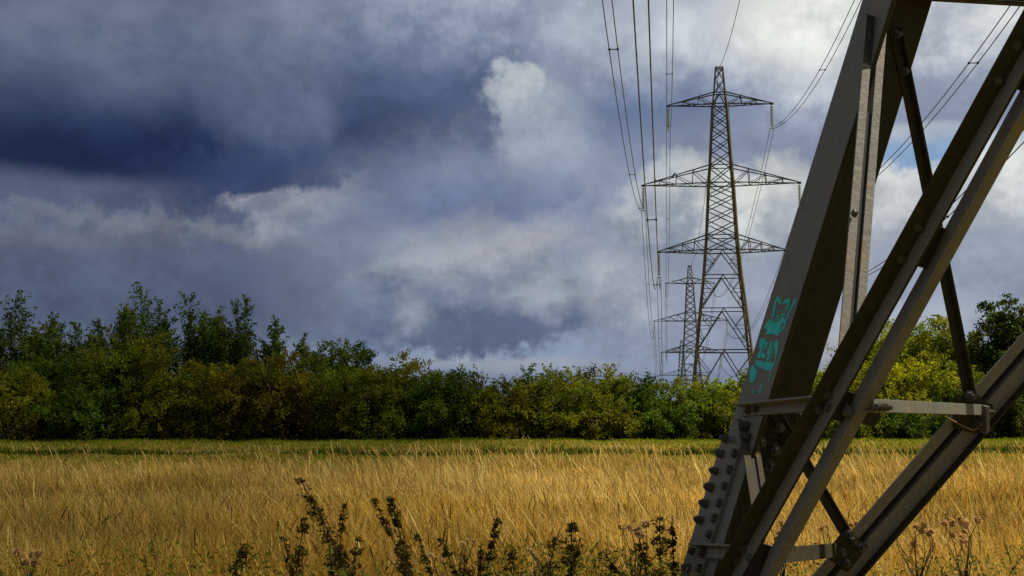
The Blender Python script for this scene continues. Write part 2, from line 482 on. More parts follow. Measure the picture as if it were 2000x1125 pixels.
bp = N(gnt, 'ShaderNodeBump', inp={'Strength': 0.8, 'Distance': 0.05}); glk.new(nb.outputs[0], bp.inputs['Height']); glk.new(bp.outputs[0], bs.inputs['Normal'])
go = N(gnt, 'ShaderNodeOutputMaterial'); glk.new(bs.outputs[0], go.inputs[0])
g = link('ground', me, gm); tag(g, kind='structure')


# ------------------------------------------------------------------ grass
def ribbons(bx, by, bz, h, yaw, w, lx, ly, ts, ws, c0, c1, bend=2.0):
    """N curved blades as one array: ts = stations along the stem, ws = width factors there"""
    n = len(bx); K = len(ts)
    ts = np.array(ts); ws = np.asarray(ws)
    if ws.ndim == 1: ws = np.tile(ws, (n, 1))
    P = np.zeros((n, K, 2, 3), np.float32)
    cx = np.cos(yaw); sy_ = np.sin(yaw)
    tb = ts ** bend
    for s, sg in ((0, -0.5), (1, 0.5)):
        P[:, :, s, 0] = bx[:, None] + lx[:, None] * tb[None] * h[:, None] + sg * cx[:, None] * w[:, None] * ws
        P[:, :, s, 1] = by[:, None] + ly[:, None] * tb[None] * h[:, None] + sg * sy_[:, None] * w[:, None] * ws
        P[:, :, s, 2] = bz[:, None] + h[:, None] * (ts[None] - 0.35 * (lx ** 2 + ly ** 2)[:, None] * tb[None])
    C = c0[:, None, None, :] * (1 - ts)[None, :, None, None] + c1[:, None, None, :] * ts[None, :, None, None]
    C = np.broadcast_to(C, (n, K, 2, 3))
    b = (np.arange(n) * K * 2)[:, None] + (np.arange(K - 1) * 2)[None]
    q = np.stack([b, b + 1, b + 3, b + 2], -1).reshape(-1, 4)
    return P.reshape(-1, 3), q, C.reshape(-1, 3)


def join(parts):
    V = []; Q = []; C = []; o = 0
    for v, q, c in parts:
        V.append(v); Q.append(q + o); C.append(c); o += len(v)
    return np.concatenate(V), np.concatenate(Q), np.concatenate(C)


def leaf_quads(P, size, aspect=1.6, up=0.3, cols=None):
    n = len(P)
    d = rng.standard_normal((n, 3)); d /= np.linalg.norm(d, axis=1, keepdims=True)
    nn = rng.standard_normal((n, 3)); nn[:, 2] += up; nn -= d * (nn * d).sum(1, keepdims=True); nn /= np.linalg.norm(nn, axis=1, keepdims=True)
    s = np.cross(d, nn)
    L = (size * aspect / 2)[:, None] * d; S = (size / 2)[:, None] * s
    V = np.stack([P - L, P + S * 1.0 - L * 0.1, P + L, P - S * 1.0 - L * 0.1], 1)
    q = np.arange(n * 4).reshape(-1, 4)
    C = np.repeat(cols, 4, axis=0)
    return V.reshape(-1, 3), q, C


def scatter(n, y0, y1, margin=1.2, left=0.42, right=0.42):
    """points between two distances, over the width of ground the camera can see and a little more"""
    u = rng.random(n)
    y = np.sqrt(y0 ** 2 + u * (y1 ** 2 - y0 ** 2))
    x = (rng.random(n) * 2 - 1) * (0.42 * y + margin)
    return x, y


GOLD = np.array([0.68, 0.465, 0.080]); PALE = np.array([0.78, 0.60, 0.215]); TAN = np.array([0.42, 0.225, 0.04]); GRN = np.array([0.13, 0.16, 0.03])
parts = []
PATCH = lambda x, y: 0.5 + 0.5 * np.sin(x * 0.55 + 2 * np.sin(y * 0.23)) * np.cos(y * 0.41 + np.sin(x * 0.3))


def tint(n, x, y, k=0.0):
    p = np.clip(PATCH(x, y) * .8 + 0.45 * sm(y, 10, 28), 0, 1)[:, None]
    c = GOLD * (1 - p) + PALE * p
    r = rng.random((n, 1))
    big = (0.5 + 0.5 * np.sin(x * 0.37 + 1.7 * np.cos(y * 0.31)) * np.sin(y * 0.52 + 1.2 * np.sin(x * 0.45)))[:, None]
    c = c * (1.1 - 0.38 * big ** 2)
    c = np.where(r < 0.12 + 0.38 * big ** 2, TAN, c)
    r = rng.random((n, 1))
    c = np.where((r > 0.22) & (r < 0.24 + k + 0.10 * big ** 3), GRN * 1.6, c)
    return c * (0.55 + 0.75 * rng.random((n, 1)))


for (n, y0, y1, w, hs) in ((72000, 3.6, 9, 0.0026, 1.0), (100000, 9, 18, 0.0044, .98), (110000, 18, 29, 0.0072, .93), (66000, 29, 38.8, 0.0090, 0.95)):
    x, y = scatter(n, y0, y1)
    clump = 0.76 + 0.24 * PATCH(x * 2.3, y * 2.1) + 0.18 * PATCH(x * 0.7 + 5, y * 0.9)
    h = (0.66 + 0.34 * rng.random(n)) * clump * hs
    if y0 < 4: h *= 0.72 + 0.28 * sm(y, 4.2, 8.0)
    tall = rng.random(n) < (0.016 if y0 < 17 else 0.05)
    h = np.where(tall, h * (1.12 + (.32 if y0 in (9, 3.6) else .2) * rng.random(n)), h)
    yaw = rng.random(n) * math.pi
    lx = -0.10 - 0.16 * PATCH(x * 0.9 + 4, y * 0.8) + 0.27 * rng.standard_normal(n); ly = 0.26 * rng.standard_normal(n)
    ww = w * (0.6 + 0.8 * rng.random(n))
    hw = 0.9 + 1.5 * rng.random(n) ** 2
    ws = np.stack([np.ones(n), np.ones(n) * .9, np.ones(n) * .8, hw * 0.7, hw, hw * .2], -1)
    c1 = tint(n, x, y, 0.02 if y0 > 4 else 0.05)
    brt = rng.random(n) < .05; c1[brt] = PALE * 1.15; ww = np.where(brt, ww * 1.25, ww)
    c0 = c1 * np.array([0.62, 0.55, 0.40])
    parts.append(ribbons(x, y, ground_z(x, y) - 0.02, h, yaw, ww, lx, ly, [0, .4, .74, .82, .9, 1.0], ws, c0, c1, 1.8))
    # arching leaf blades lower down
    m = int(n * 0.9)
    x, y = scatter(m, y0, y1)
    h = (0.3 + 0.42 * rng.random(m)) * hs
    c1 = tint(m, x, y, 0.07 if y0 > 8 else 0.24) * np.array([0.9, 0.88, 0.8])
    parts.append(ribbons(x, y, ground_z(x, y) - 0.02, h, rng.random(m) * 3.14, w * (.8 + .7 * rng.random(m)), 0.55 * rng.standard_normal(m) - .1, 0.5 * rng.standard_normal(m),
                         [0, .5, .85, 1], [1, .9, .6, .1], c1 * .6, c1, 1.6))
n = 2600          # dark brown seed heads on thin stalks
x, y = scatter(n, 4.2, 16)
h = 0.72 + 0.36 * rng.random(n)
ws = np.tile(np.array([.5, .45, .4, 1.6, 2.0, 1.4, .3]), (n, 1))
parts.append(ribbons(x, y, ground_z(x, y), h, rng.random(n) * 3.14, 0.0035 + 0.0016 * rng.random(n), -0.1 + 0.42 * rng.standard_normal(n), .3 * rng.standard_normal(n), [0, .5, .88, .90, .94, .98, 1], ws,
                     np.tile(np.array([.3, .2, .08]), (n, 1)), np.tile(np.array([.055, .032, .014]), (n, 1)), 2.4))
n = 2600          # scattered stalks that stand well above the rest
x, y = scatter(n, 7, 35)
k = (PATCH(x * 1.3 + 2, y * 0.9) > 0.45) & (x / y > -0.12 - .25 * rng.random(n) ** 2); x = x[k]; y = y[k]; n = len(x)
h = 1.10 + 0.42 * rng.random(n) ** 1.6
ws = np.tile(np.array([.9, .8, .7, 1.5, 2.1, 1.5, .4]), (n, 1))
c1 = PALE * (0.75 + .4 * rng.random((n, 1)))
parts.append(ribbons(x, y, ground_z(x, y), h, rng.random(n) * 3.14, 0.0022 + 0.00022 * y, -0.16 + 0.16 * rng.standard_normal(n), .15 * rng.standard_normal(n), [0, .4, .80, .86, .92, .97, 1], ws, c1 * .7, c1, 2.6))
n = 16000         # bent and broken straw lying every way
x, y = scatter(n, 4.0, 13)
c1 = tint(n, x, y) * 0.9
z0 = 0.45 + 0.45 * rng.random(n) * (0.75 + 0.25 * sm(y, 4, 7))
parts.append(ribbons(x, y, z0, 0.10 + 0.16 * rng.random(n), rng.random(n) * 3.14, 0.0028 + .002 * rng.random(n), 1.6 * rng.standard_normal(n), 1.2 * rng.standard_normal(n), [0, .35, .7, 1], [1, 1, .9, .4], c1 * .8, c1, 1.3))
v, q, c = join(parts)
tg = link('tall_grass', np_mesh('tall_grass', v, q, c), M_STRAW)
tag(tg, 'dry golden waist high grass filling the field', 'grass', kind='stuff')

# green undergrowth close to the camera
parts = []
n = 22000
x, y = scatter(n, 3.4, 7.4)
k = rng.random(n) < (0.65 - 0.5 * sm(y, 4.5, 7.4)) * (0.35 + 0.65 * PATCH(x * 3 + 1, y * 2))
x = x[k]; y = y[k]; n = len(x)
c1 = np.array([0.10, 0.13, 0.03]) * (0.6 + 0.9 * rng.random((n, 1))) + np.array([0.08, 0.05, 0.0]) * rng.random((n, 1))
parts.append(ribbons(x, y, x * 0, 0.35 + 0.4 * rng.random(n), rng.random(n) * 3.14, 0.008 + 0.012 * rng.random(n), 0.5 * rng.standard_normal(n), 0.4 * rng.standard_normal(n),
                     [0, .4, .75, 1], [.6, 1, .8, .05], c1 * .6, c1, 1.5))
n = 260000         # small weedy leaves
x, y = scatter(n, 4.2, 6.9)
den = PATCH(x * 3.3 + 1, y * 2.6) * (0.35 + 0.65 * sm(x, -1.5, -.3)) * (1.05 - 0.75 * sm(y, 4.8, 6.9))
k = rng.random(n) < den; x = x[k]; y = y[k]; n = len(x)
top = 1.52 - 0.080 * y + 0.26 * (PATCH(x * 5, y * 4) - .5)
P = np.stack([x, y, top * (0.55 + 0.45 * rng.random(n))], -1)
cc = np.where(rng.random((n, 1)) < .6, np.array([0.13, 0.16, 0.02]), np.array([0.30, 0.21, 0.05])) * (0.35 + 1.0 * rng.random((n, 1)))
parts.append(leaf_quads(P, 0.0035 + 0.0055 * rng.random(n), 3.4, 0.3, cc))
v, q, c = join(parts)
ug = link('undergrowth', np_mesh('undergrowth', v, q, c), M_SHORT)
tag(ug, 'tangled green leaves low down between the nearest stems', 'undergrowth', kind='stuff')

# short grass over the bank beyond the field
parts = []
n = 190000
y = 37.5 + 19.5 * rng.random(n); x = (rng.random(n) * 2 - 1) * (0.42 * y + 2)
z = ground_z(x, y)
p = PATCH(x * 1.4, y * 3.0) * 0.5 + 0.5 * rng.random(n)
greenness = np.clip(0.56 + 0.6 * sm(y, 53, 56.2) + 0.3 * PATCH(x * 0.8, y * 1.2 + 3) - 0.1 - .35 * sm(y, 42, 43.5) * (1 - sm(y, 47, 50)), 0, 1)
isg = (rng.random(n) < greenness)[:, None]
c1 = np.where(isg, np.array([0.22, 0.29, 0.010]), np.array([0.48, 0.34, 0.085])) * (0.65 + 0.7 * rng.random((n, 1)))
lip_shade = ((np.abs(y - 44.3 - .5 * np.sin(x * .5)) < 0.8) & (PATCH(x * .9 + 2, x * 0 + 3) + .5 * rng.random(n) > .45))     # taller, darker blades: the lip's shadow line put into their colour
c1 = np.where(lip_shade[:, None], np.array([0.075, 0.12, 0.008]) * (0.5 + .8 * rng.random((n, 1))), c1)
tuft = 0.5 + 0.9 * (PATCH(x * 3.1, y * 4) > 0.55) * rng.random(n)
parts.append(ribbons(x, y, z - .01, np.where(lip_shade, 0.17, 0.065) * (0.6 + 0.8 * rng.random(n)) * (0.6 + tuft), rng.random(n) * 3.14, 0.015 + 0.025 * rng.random(n), 0.5 * rng.standard_normal(n), 0.3 * rng.standard_normal(n),
                     [0, .6, 1], [1, .8, .1], c1 * .7, c1, 1.5))
n = 5200     # straw wisps on the bank, thickest on the terrace lip
y = np.where(rng.random(n) < .6, 46.2 + rng.standard_normal(n) * .35, 38 + 16 * rng.random(n)); x = (rng.random(n) * 2 - 1) * (0.42 * y + 2)
k = PATCH(x * 1.9, y) > 0.4; x = x[k]; y = y[k]; n = len(x)
c1 = PALE * 0.75 * (0.7 + 0.6 * rng.random((n, 1)))
parts.append(ribbons(x, y, ground_z(x, y) - .01, 0.10 + 0.16 * rng.random(n), rng.random(n) * 3.14, 0.014 + 0.012 * rng.random(n), -0.2 + 0.25 * rng.standard_normal(n), 0.2 * rng.standard_normal(n),
                     [0, .5, .8, 1], [1, .8, 1.2, .2], c1 * .6, c1, 1.6))
v, q, c = join(parts)
bg_ = link('bank_grass', np_mesh('bank_grass', v, q, c), M_SHORT)
tag(bg_, 'short green and straw coloured grass over the low bank', 'grass', kind='stuff')

# ------------------------------------------------------------------ trees


def crown_mound(w, h, col, col2, dens=1.0, leaf=0.066, droop=0.5, ragged=1.0):
    area = w * h
    nc = int(3.4 * area) + 26
    th = rng.random(nc) * 2 * math.pi
    el = np.arcsin(np.clip(rng.random(nc) * 1.55 - 0.57, -0.57, 0.98))
    lump = 1 + 0.13 * ragged * np.sin(3 * th + rng.random() * 6) * np.cos(2.6 * el + rng.random() * 6) + 0.07 * ragged * rng.standard_normal(nc)
    rr = lump * np.where(rng.random(nc) < 0.3, 0.5 + 0.3 * rng.random(nc), 0.80 + 0.14 * rng.random(nc))
    cz = 0.36 * h
    out = np.stack([np.cos(th) * np.cos(el), np.sin(th) * np.cos(el), np.sin(el)], -1)
    C = out * rr[:, None] * np.array([w / 2, w / 2 * .9, 1.0]); C[:, 2] = cz + out[:, 2] * rr * np.where(out[:, 2] > 0, h - cz, cz * 1.6)
    C[:, 2] = np.maximum(C[:, 2], 0.1 + 0.2 * rng.random(nc))
    per = int(230 * dens)
    sd = out * 0.75 + rng.standard_normal((nc, 3)) * 0.5; sd[:, 2] = sd[:, 2] * .7 + 0.12; sd /= np.linalg.norm(sd, axis=1, keepdims=True)
    ln = (0.5 + 0.6 * rng.random(nc)) * (0.55 + 0.055 * (w + h))
    # each spray: a few twigs fanning from the clump
    k_ = 7
    tw = rng.standard_normal((nc, k_, 3)) * 0.55 + sd[:, None]; tw /= np.linalg.norm(tw, axis=2, keepdims=True)
    which = rng.integers(0, k_, (nc, per))
    dirs = np.take_along_axis(tw, which[..., None].repeat(3, 2), 1)
    t = rng.random((nc, per)) ** 0.7
    P = C[:, None] + dirs * (t * ln[:, None])[..., None] + rng.standard_normal((nc, per, 3)) * 0.075
    P[..., 2] -= droop * (t ** 2) * ln[:, None] * 0.7
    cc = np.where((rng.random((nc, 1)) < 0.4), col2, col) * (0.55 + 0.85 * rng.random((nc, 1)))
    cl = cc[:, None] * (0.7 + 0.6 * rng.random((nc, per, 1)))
    P = P.reshape(-1, 3); cl = cl.reshape(-1, 3)
    k = P[:, 2] > 0.0; P = P[k]; cl = cl[k]
    sz = leaf * (0.65 + 0.7 * rng.random(len(P)))
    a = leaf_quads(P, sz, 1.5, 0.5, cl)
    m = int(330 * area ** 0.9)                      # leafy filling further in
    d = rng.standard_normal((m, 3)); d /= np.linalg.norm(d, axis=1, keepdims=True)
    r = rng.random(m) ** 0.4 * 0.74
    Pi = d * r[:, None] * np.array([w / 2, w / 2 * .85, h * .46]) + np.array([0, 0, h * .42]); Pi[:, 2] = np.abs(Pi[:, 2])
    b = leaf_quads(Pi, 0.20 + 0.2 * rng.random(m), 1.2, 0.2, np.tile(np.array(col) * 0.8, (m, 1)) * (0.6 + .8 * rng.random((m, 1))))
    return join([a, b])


def crown_spires(w, h, col, col2, leaf=0.075, stems=None, airy=1.0):
    ns = stems or max(5, int(w * 5.5))
    Ps = []; Cs = []
    twig = MB()
    for i in range(ns):
        fx = 0.0 if i == 0 else (rng.random() - .5)
        bx = fx * w * 0.8; by = (rng.random() - .5) * w * 0.6
        hh = h if i == 0 else h * (0.66 + 0.31 * rng.random() ** .8) * (1 - 0.22 * abs(fx))
        lean = np.array([bx * 0.35 + rng.standard_normal() * .15, by * .3, 0])
        nb = int(hh * 7.5)
        cc0 = (np.array(col) if rng.random() < .6 else np.array(col2)) * (0.7 + 0.6 * rng.random())
        for j in range(nb):                         # side shoots
            t = 0.12 + 0.88 * ((j + rng.random()) / nb)
            L = (0.72 * (1 - t) ** 0.6 + 0.26) * (0.45 + .8 * rng.random()) * (0.6 + .2 * w)
            a_ = rng.random() * 6.283; upw = 0.7 + 1.3 * rng.random()
            n = max(4, int((14 + 46 * L) * airy * (1.25 - .4 * t)))
            u = rng.random(n)
            o = np.stack([np.cos(a_) * L * u, np.sin(a_) * L * u, upw * L * u], -1) + rng.standard_normal((n, 3)) * (0.05 + .03 * (1 - t))
            P = np.array([bx + lean[0] * t, by + lean[1] * t, hh * t - .2]) + o
            P[:, 2] = np.clip(P[:, 2], 0.02, hh * 1.01)
            Ps.append(P); Cs.append(cc0 * (0.6 + 0.8 * rng.random((n, 1))))
        pts = [(bx + lean[0] * k, by + lean[1] * k, hh * k - (0.04 if k else 0)) for k in (0, .35, .7, 0.98)]
        twig.tube(pts, [0.05, 0.035, 0.02, 0.006], 4)
    P = np.concatenate(Ps); Cc = np.concatenate(Cs)
    return leaf_quads(P, leaf * (0.6 + 0.8 * rng.random(len(P))), 1.5, 0.4, Cc), twig


def trunk_mesh(h, w, forks=6):
    mb = MB()
    base_r = 0.05 + 0.022 * h
    top = 0.55 * h
    lean = (rng.random() - .5) * 0.15 * h
    mb.tube([(0, 0, -0.15), (lean * .15, 0.02, h * .18), (lean * .5, 0, h * .36), (lean, 0, top)], [base_r * 1.25, base_r, base_r * .75, base_r * .35], 8)
    for i in range(forks):
        a = rng.random() * 6.28; z0 = h * (0.12 + 0.33 * rng.random())
        k = z0 / top
        s = Vector((lean * k * .8, 0, z0))
        e = Vector((math.cos(a) * w * .38, math.sin(a) * w * .38, z0 + h * (0.22 + .25 * rng.random())))
        m_ = s.lerp(e, .5) + Vector((0, 0, -0.04 * h))
        mb.tube([s, m_, e], [base_r * .5, base_r * .32, base_r * .1], 6)
    return mb


HAW = ((0.105, 0.138, 0.006), (0.120, 0.118, 0.007)); OLIVE = ((0.160, 0.165, 0.008), (0.145, 0.130, 0.008)); DKG = ((0.068, 0.118, 0.008), (0.085, 0.122, 0.008))
SPI = ((0.080, 0.125, 0.018), (0.095, 0.122, 0.015)); RUS = ((0.150, 0.120, 0.008), (0.120, 0.130, 0.008)); YEL = ((0.32, 0.31, 0.012), (0.24, 0.27, 0.014))
LIME = ((0.21, 0.27, 0.015), (0.26, 0.26, 0.014)); DARKT = ((0.055, 0.088, 0.012), (0.105, 0.115, 0.012)); MID = ((0.135, 0.180, 0.010), (0.17, 0.175, 0.010))
# kind, px, top py, width px, depth, colours, name, label, category
TREES = [
 ('m', 10, 700, 170, 56.5, OLIVE, 'hawthorn_bush', 'olive brown bush cut off by the left edge, in front of the hedge', 'bush'),
 ('m', 120, 668, 200, 59, DKG, 'hawthorn_bush', 'dark green bush right of the olive bush at the left edge', 'bush'),
 ('m', 245, 632, 230, 58.5, HAW, 'hawthorn_bush', 'tall domed brownish bush below the leafiest tall shoots on the left', 'bush'),
 ('m', 160, 745, 150, 56.4, DKG, 'hawthorn_bush', 'low dark bush in front of the tall domed brownish bush', 'bush'),
 ('m', 345, 690, 170, 57.4, OLIVE, 'hawthorn_bush', 'olive bush right of the tall domed brownish bush', 'bush'),
 ('m', 425, 712, 160, 58.3, DKG, 'hawthorn_bush', 'dark green bush between the olive bush and the russet bush', 'bush'),
 ('m', 515, 685, 190, 57, RUS, 'hawthorn_bush', 'russet tinged bush below the last tall shoots of the hedge', 'bush'),
 ('m', 600, 682, 170, 59, HAW, 'hawthorn_bush', 'rounded bush right of the russet tinged bush', 'bush'),
 ('m', 672, 655, 150, 61, DKG, 'hawthorn_bush', 'bush with a dark flat topped tuft standing above its neighbours', 'bush'),
 ('m', 705, 700, 190, 57.2, HAW, 'hawthorn_bush', 'broad bush in front of the flat topped tuft', 'bush'),
 ('m', 790, 690, 170, 58.8, OLIVE, 'hawthorn_bush', 'wide bush where the hedge top begins to slope down', 'bush'),
 ('m', 868, 715, 150, 57.5, DKG, 'hawthorn_bush', 'pale leaved green bush halfway down the slope of the hedge top', 'bush'),
 ('m', 940, 722, 150, 58.6, HAW, 'hawthorn_bush', 'rounded olive bush with twigs poking up, left of the young birch', 'bush'),
 ('m', 1015, 745, 150, 57.2, OLIVE, 'hawthorn_bush', 'yellowish bush in front of the thin young birch', 'bush'),
 ('m', 1105, 735, 170, 57.8, HAW, 'hawthorn_bush', 'broad green bush right of the yellowish bush', 'bush'),
 ('m', 1190, 722, 150, 58.6, HAW, 'hawthorn_bush', 'high bush with a spiky top left of the far wires', 'bush'),
 ('m', 1170, 775, 150, 56.4, OLIVE, 'hawthorn_bush', 'low olive bush at the foot of the spiky topped bush', 'bush'),
 ('m', 1252, 728, 100, 57.4, DKG, 'hawthorn_bush', 'small dark glossy bush directly below the overhead wires', 'bush'),
 ('m', 1325, 752, 140, 57.8, MID, 'hawthorn_bush', 'light green bush below the smaller distant pylons', 'bush'),
 ('m', 1300, 790, 120, 56.4, DKG, 'hawthorn_bush', 'low dark bush below the light green bush', 'bush'),
 ('m', 1405, 752, 150, 57.4, MID, 'hawthorn_bush', 'bright bush between the lattice pylon and the near steel leg', 'bush'),
 ('m', 1490, 770, 150, 58, MID, 'hawthorn_bush', 'bush half hidden behind the foot of the near steel leg', 'bush'),
 ('s', 32, 574, 120, 63, SPI, 'poplar_sapling', 'leafy shoots at the far left rising above the hedge', 'tree'),
 ('s', 95, 612, 120, 63.5, SPI, 'poplar_sapling', 'lower leafy shoots just right of the leftmost tall ones', 'tree'),
 ('s', 160, 632, 120, 62.5, SPI, 'poplar_sapling', 'shortest leafy shoots on the left, in the dip of the skyline', 'tree'),
 ('s', 238, 592, 110, 63.2, SPI, 'poplar_sapling', 'leafy shoots left of the tallest shoot of the hedge', 'tree'),
 ('s', 290, 560, 100, 62.2, SPI, 'poplar_sapling', 'tree with the tallest thin shoot of the whole hedge', 'tree'),
 ('s', 375, 577, 110, 63.4, SPI, 'poplar_sapling', 'leafy tree right of the tallest shoot', 'tree'),
 ('s', 430, 605, 100, 64, SPI, 'poplar_sapling', 'lower leafy tree between two taller ones on the left', 'tree'),
 ('s', 474, 576, 100, 62.7, SPI, 'poplar_sapling', 'last full tall leafy tree before the hedge drops', 'tree'),
 ('s', 536, 618, 60, 63, SPI, 'poplar_sapling', 'thin airy sapling standing alone above the russet bush', 'tree'),
 ('s', 600, 656, 80, 64, DKG, 'poplar_sapling', 'blue green spiky tree top behind the rounded bushes', 'tree'),
 ('s', 1034, 712, 34, 64, SPI, 'birch_sapling', 'thin young birch poking up above the yellowish bush', 'tree'),
 ('s', 1076, 711, 70, 65, MID, 'poplar_sapling', 'pointed green tree top right of the thin young birch', 'tree'),
 ('s', 1130, 716, 110, 64.5, MID, 'poplar_sapling', 'row of even pointed tops left of the spiky topped bush', 'tree'),
 ('s', 1195, 713, 100, 65, MID, 'poplar_sapling', 'pointed green tops left of the overhead wires', 'tree'),
 ('s', 1378, 736, 46, 61, MID, 'willow_sapling', 'small feathery sapling at the foot of the lattice pylon', 'tree'),
 ('w', 1440, 722, 90, 66, LIME, 'willow_tree', 'pale feathery willow just left of the near steel leg', 'tree'),
 ('w', 1625, 712, 160, 62, LIME, 'willow_tree', 'bright willow seen between the thick leg and the first diagonal', 'tree'),
 ('w', 1738, 618, 170, 66, LIME, 'willow_tree', 'tall yellow green willow behind the two steep diagonals', 'tree'),
 ('w', 1822, 617, 160, 65, LIME, 'willow_tree', 'tall willow right of the two steep diagonals', 'tree'),
 ('w', 1896, 652, 120, 64, MID, 'willow_tree', 'willow left of the dark tree at the right edge', 'tree'),
 ('d', 1975, 556, 150, 63, DARKT, 'alder_tree', 'tall dark tree at the right edge rising above all the others', 'tree'),
 ('w', 1700, 705, 170, 59, YEL, 'willow_tree', 'yellow bush behind the crossing of the steep diagonals', 'bush'),
 ('w', 1790, 695, 170, 60, YEL, 'willow_tree', 'bright yellow willow above the pale horizontal steel bar', 'bush'),
 ('m', 1655, 775, 160, 57, MID, 'hawthorn_bush', 'low green bush behind the lower steep diagonals', 'bush'),
 ('m', 1770, 792, 170, 57, DKG, 'hawthorn_bush', 'low dark green bush under the pale horizontal bar', 'bush'),
 ('m', 1860, 742, 130, 59, DKG, 'hawthorn_bush', 'dark green bush at the lower end of the short upright brace', 'bush'),
 ('w', 1890, 712, 120, 60.5, MID, 'willow_tree', 'green willow behind the joint at the right', 'bush'),
 ('m', 1965, 705, 160, 58.5, DARKT, 'hawthorn_bush', 'dark bush at the right edge below the tall dark tree', 'bush'),
 ('m', 2040, 640, 170, 60, DARKT, 'hawthorn_bush', 'dark bush mostly beyond the right edge', 'bush'),
]
for kind, px, top, wpx, D, cols, nm, lab, cat in TREES:
    tp = at(px, top, D)
    gz = float(ground_z(tp.x, D))
    h = tp.z - gz; w = wpx * D / F_PX
    root = empty(nm, (tp.x, D, gz), 0)
    tag(root, lab, cat, {'hawthorn_bush': 'bushes of the hedge beyond the bank', 'poplar_sapling': 'tall leafy trees behind the hedge', 'willow_tree': 'willows beyond the bank'}.get(nm))
    if kind == 'm':
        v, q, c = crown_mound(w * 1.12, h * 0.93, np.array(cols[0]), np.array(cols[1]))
        trunk_mesh(h, w).build('trunk', M_BARK, root, fix=False)
    elif kind == 's':
        (v, q, c), tw = crown_spires(w, h, cols[0], cols[1])
        tw.build('trunk', M_BARK, root, fix=False)
    elif kind == 'w':
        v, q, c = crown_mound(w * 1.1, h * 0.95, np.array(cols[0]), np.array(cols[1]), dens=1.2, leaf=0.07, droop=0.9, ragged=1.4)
        tips, tw = crown_spires(w * 1.1, h * 0.98, cols[0], cols[1], leaf=0.08, stems=max(4, int(w * 2)))
        v, q, c = join([(v, q, c), tips])
        trunk_mesh(h, w).build('trunk', M_BARK, root, fix=False)
    else:
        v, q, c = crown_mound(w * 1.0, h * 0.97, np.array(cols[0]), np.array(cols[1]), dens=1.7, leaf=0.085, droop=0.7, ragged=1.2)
        trunk_mesh(h, w, 9).build('trunk', M_BARK, root, fix=False)
    link('crown', np_mesh('crown', v, q, c), M_LEAF, root)

# brambles and nettles along the foot of the hedge
n = 60000
y = 57.2 + 5 * rng.random(n); x = (rng.random(n) * 2 - 1) * 27
ht = 0.9 + 0.5 * PATCH(x * 1.7, y)
P = np.stack([x, y, ground_z(x, y) + ht * rng.random(n) ** 1.2], -1)
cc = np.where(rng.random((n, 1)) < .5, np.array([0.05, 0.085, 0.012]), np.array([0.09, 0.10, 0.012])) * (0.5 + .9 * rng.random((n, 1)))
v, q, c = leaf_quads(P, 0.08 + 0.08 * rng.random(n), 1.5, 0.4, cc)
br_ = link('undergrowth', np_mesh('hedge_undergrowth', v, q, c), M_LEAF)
tag(br_, 'dark tangle of brambles along the foot of the hedge', 'undergrowth', kind='stuff')

# ------------------------------------------------------------------ small plants in the near grass


def curved_axis(base, top, bow=0.06, n=7):
    base = Vector(base); top = Vector(top)
    side = Vector((rng.standard_normal(), rng.standard_normal(), 0)) * bow
    return [base.lerp(top, t) + side * math.sin(t * math.pi) - Vector(((top.x - base.x) * (t - t * t) * .8, 0, 0)) for t in np.linspace(0, 1, n)]


def along(ax, t):
    f = t * (len(ax) - 1); i = min(int(f), len(ax) - 2)
    return ax[i].lerp(ax[i + 1], f - i)


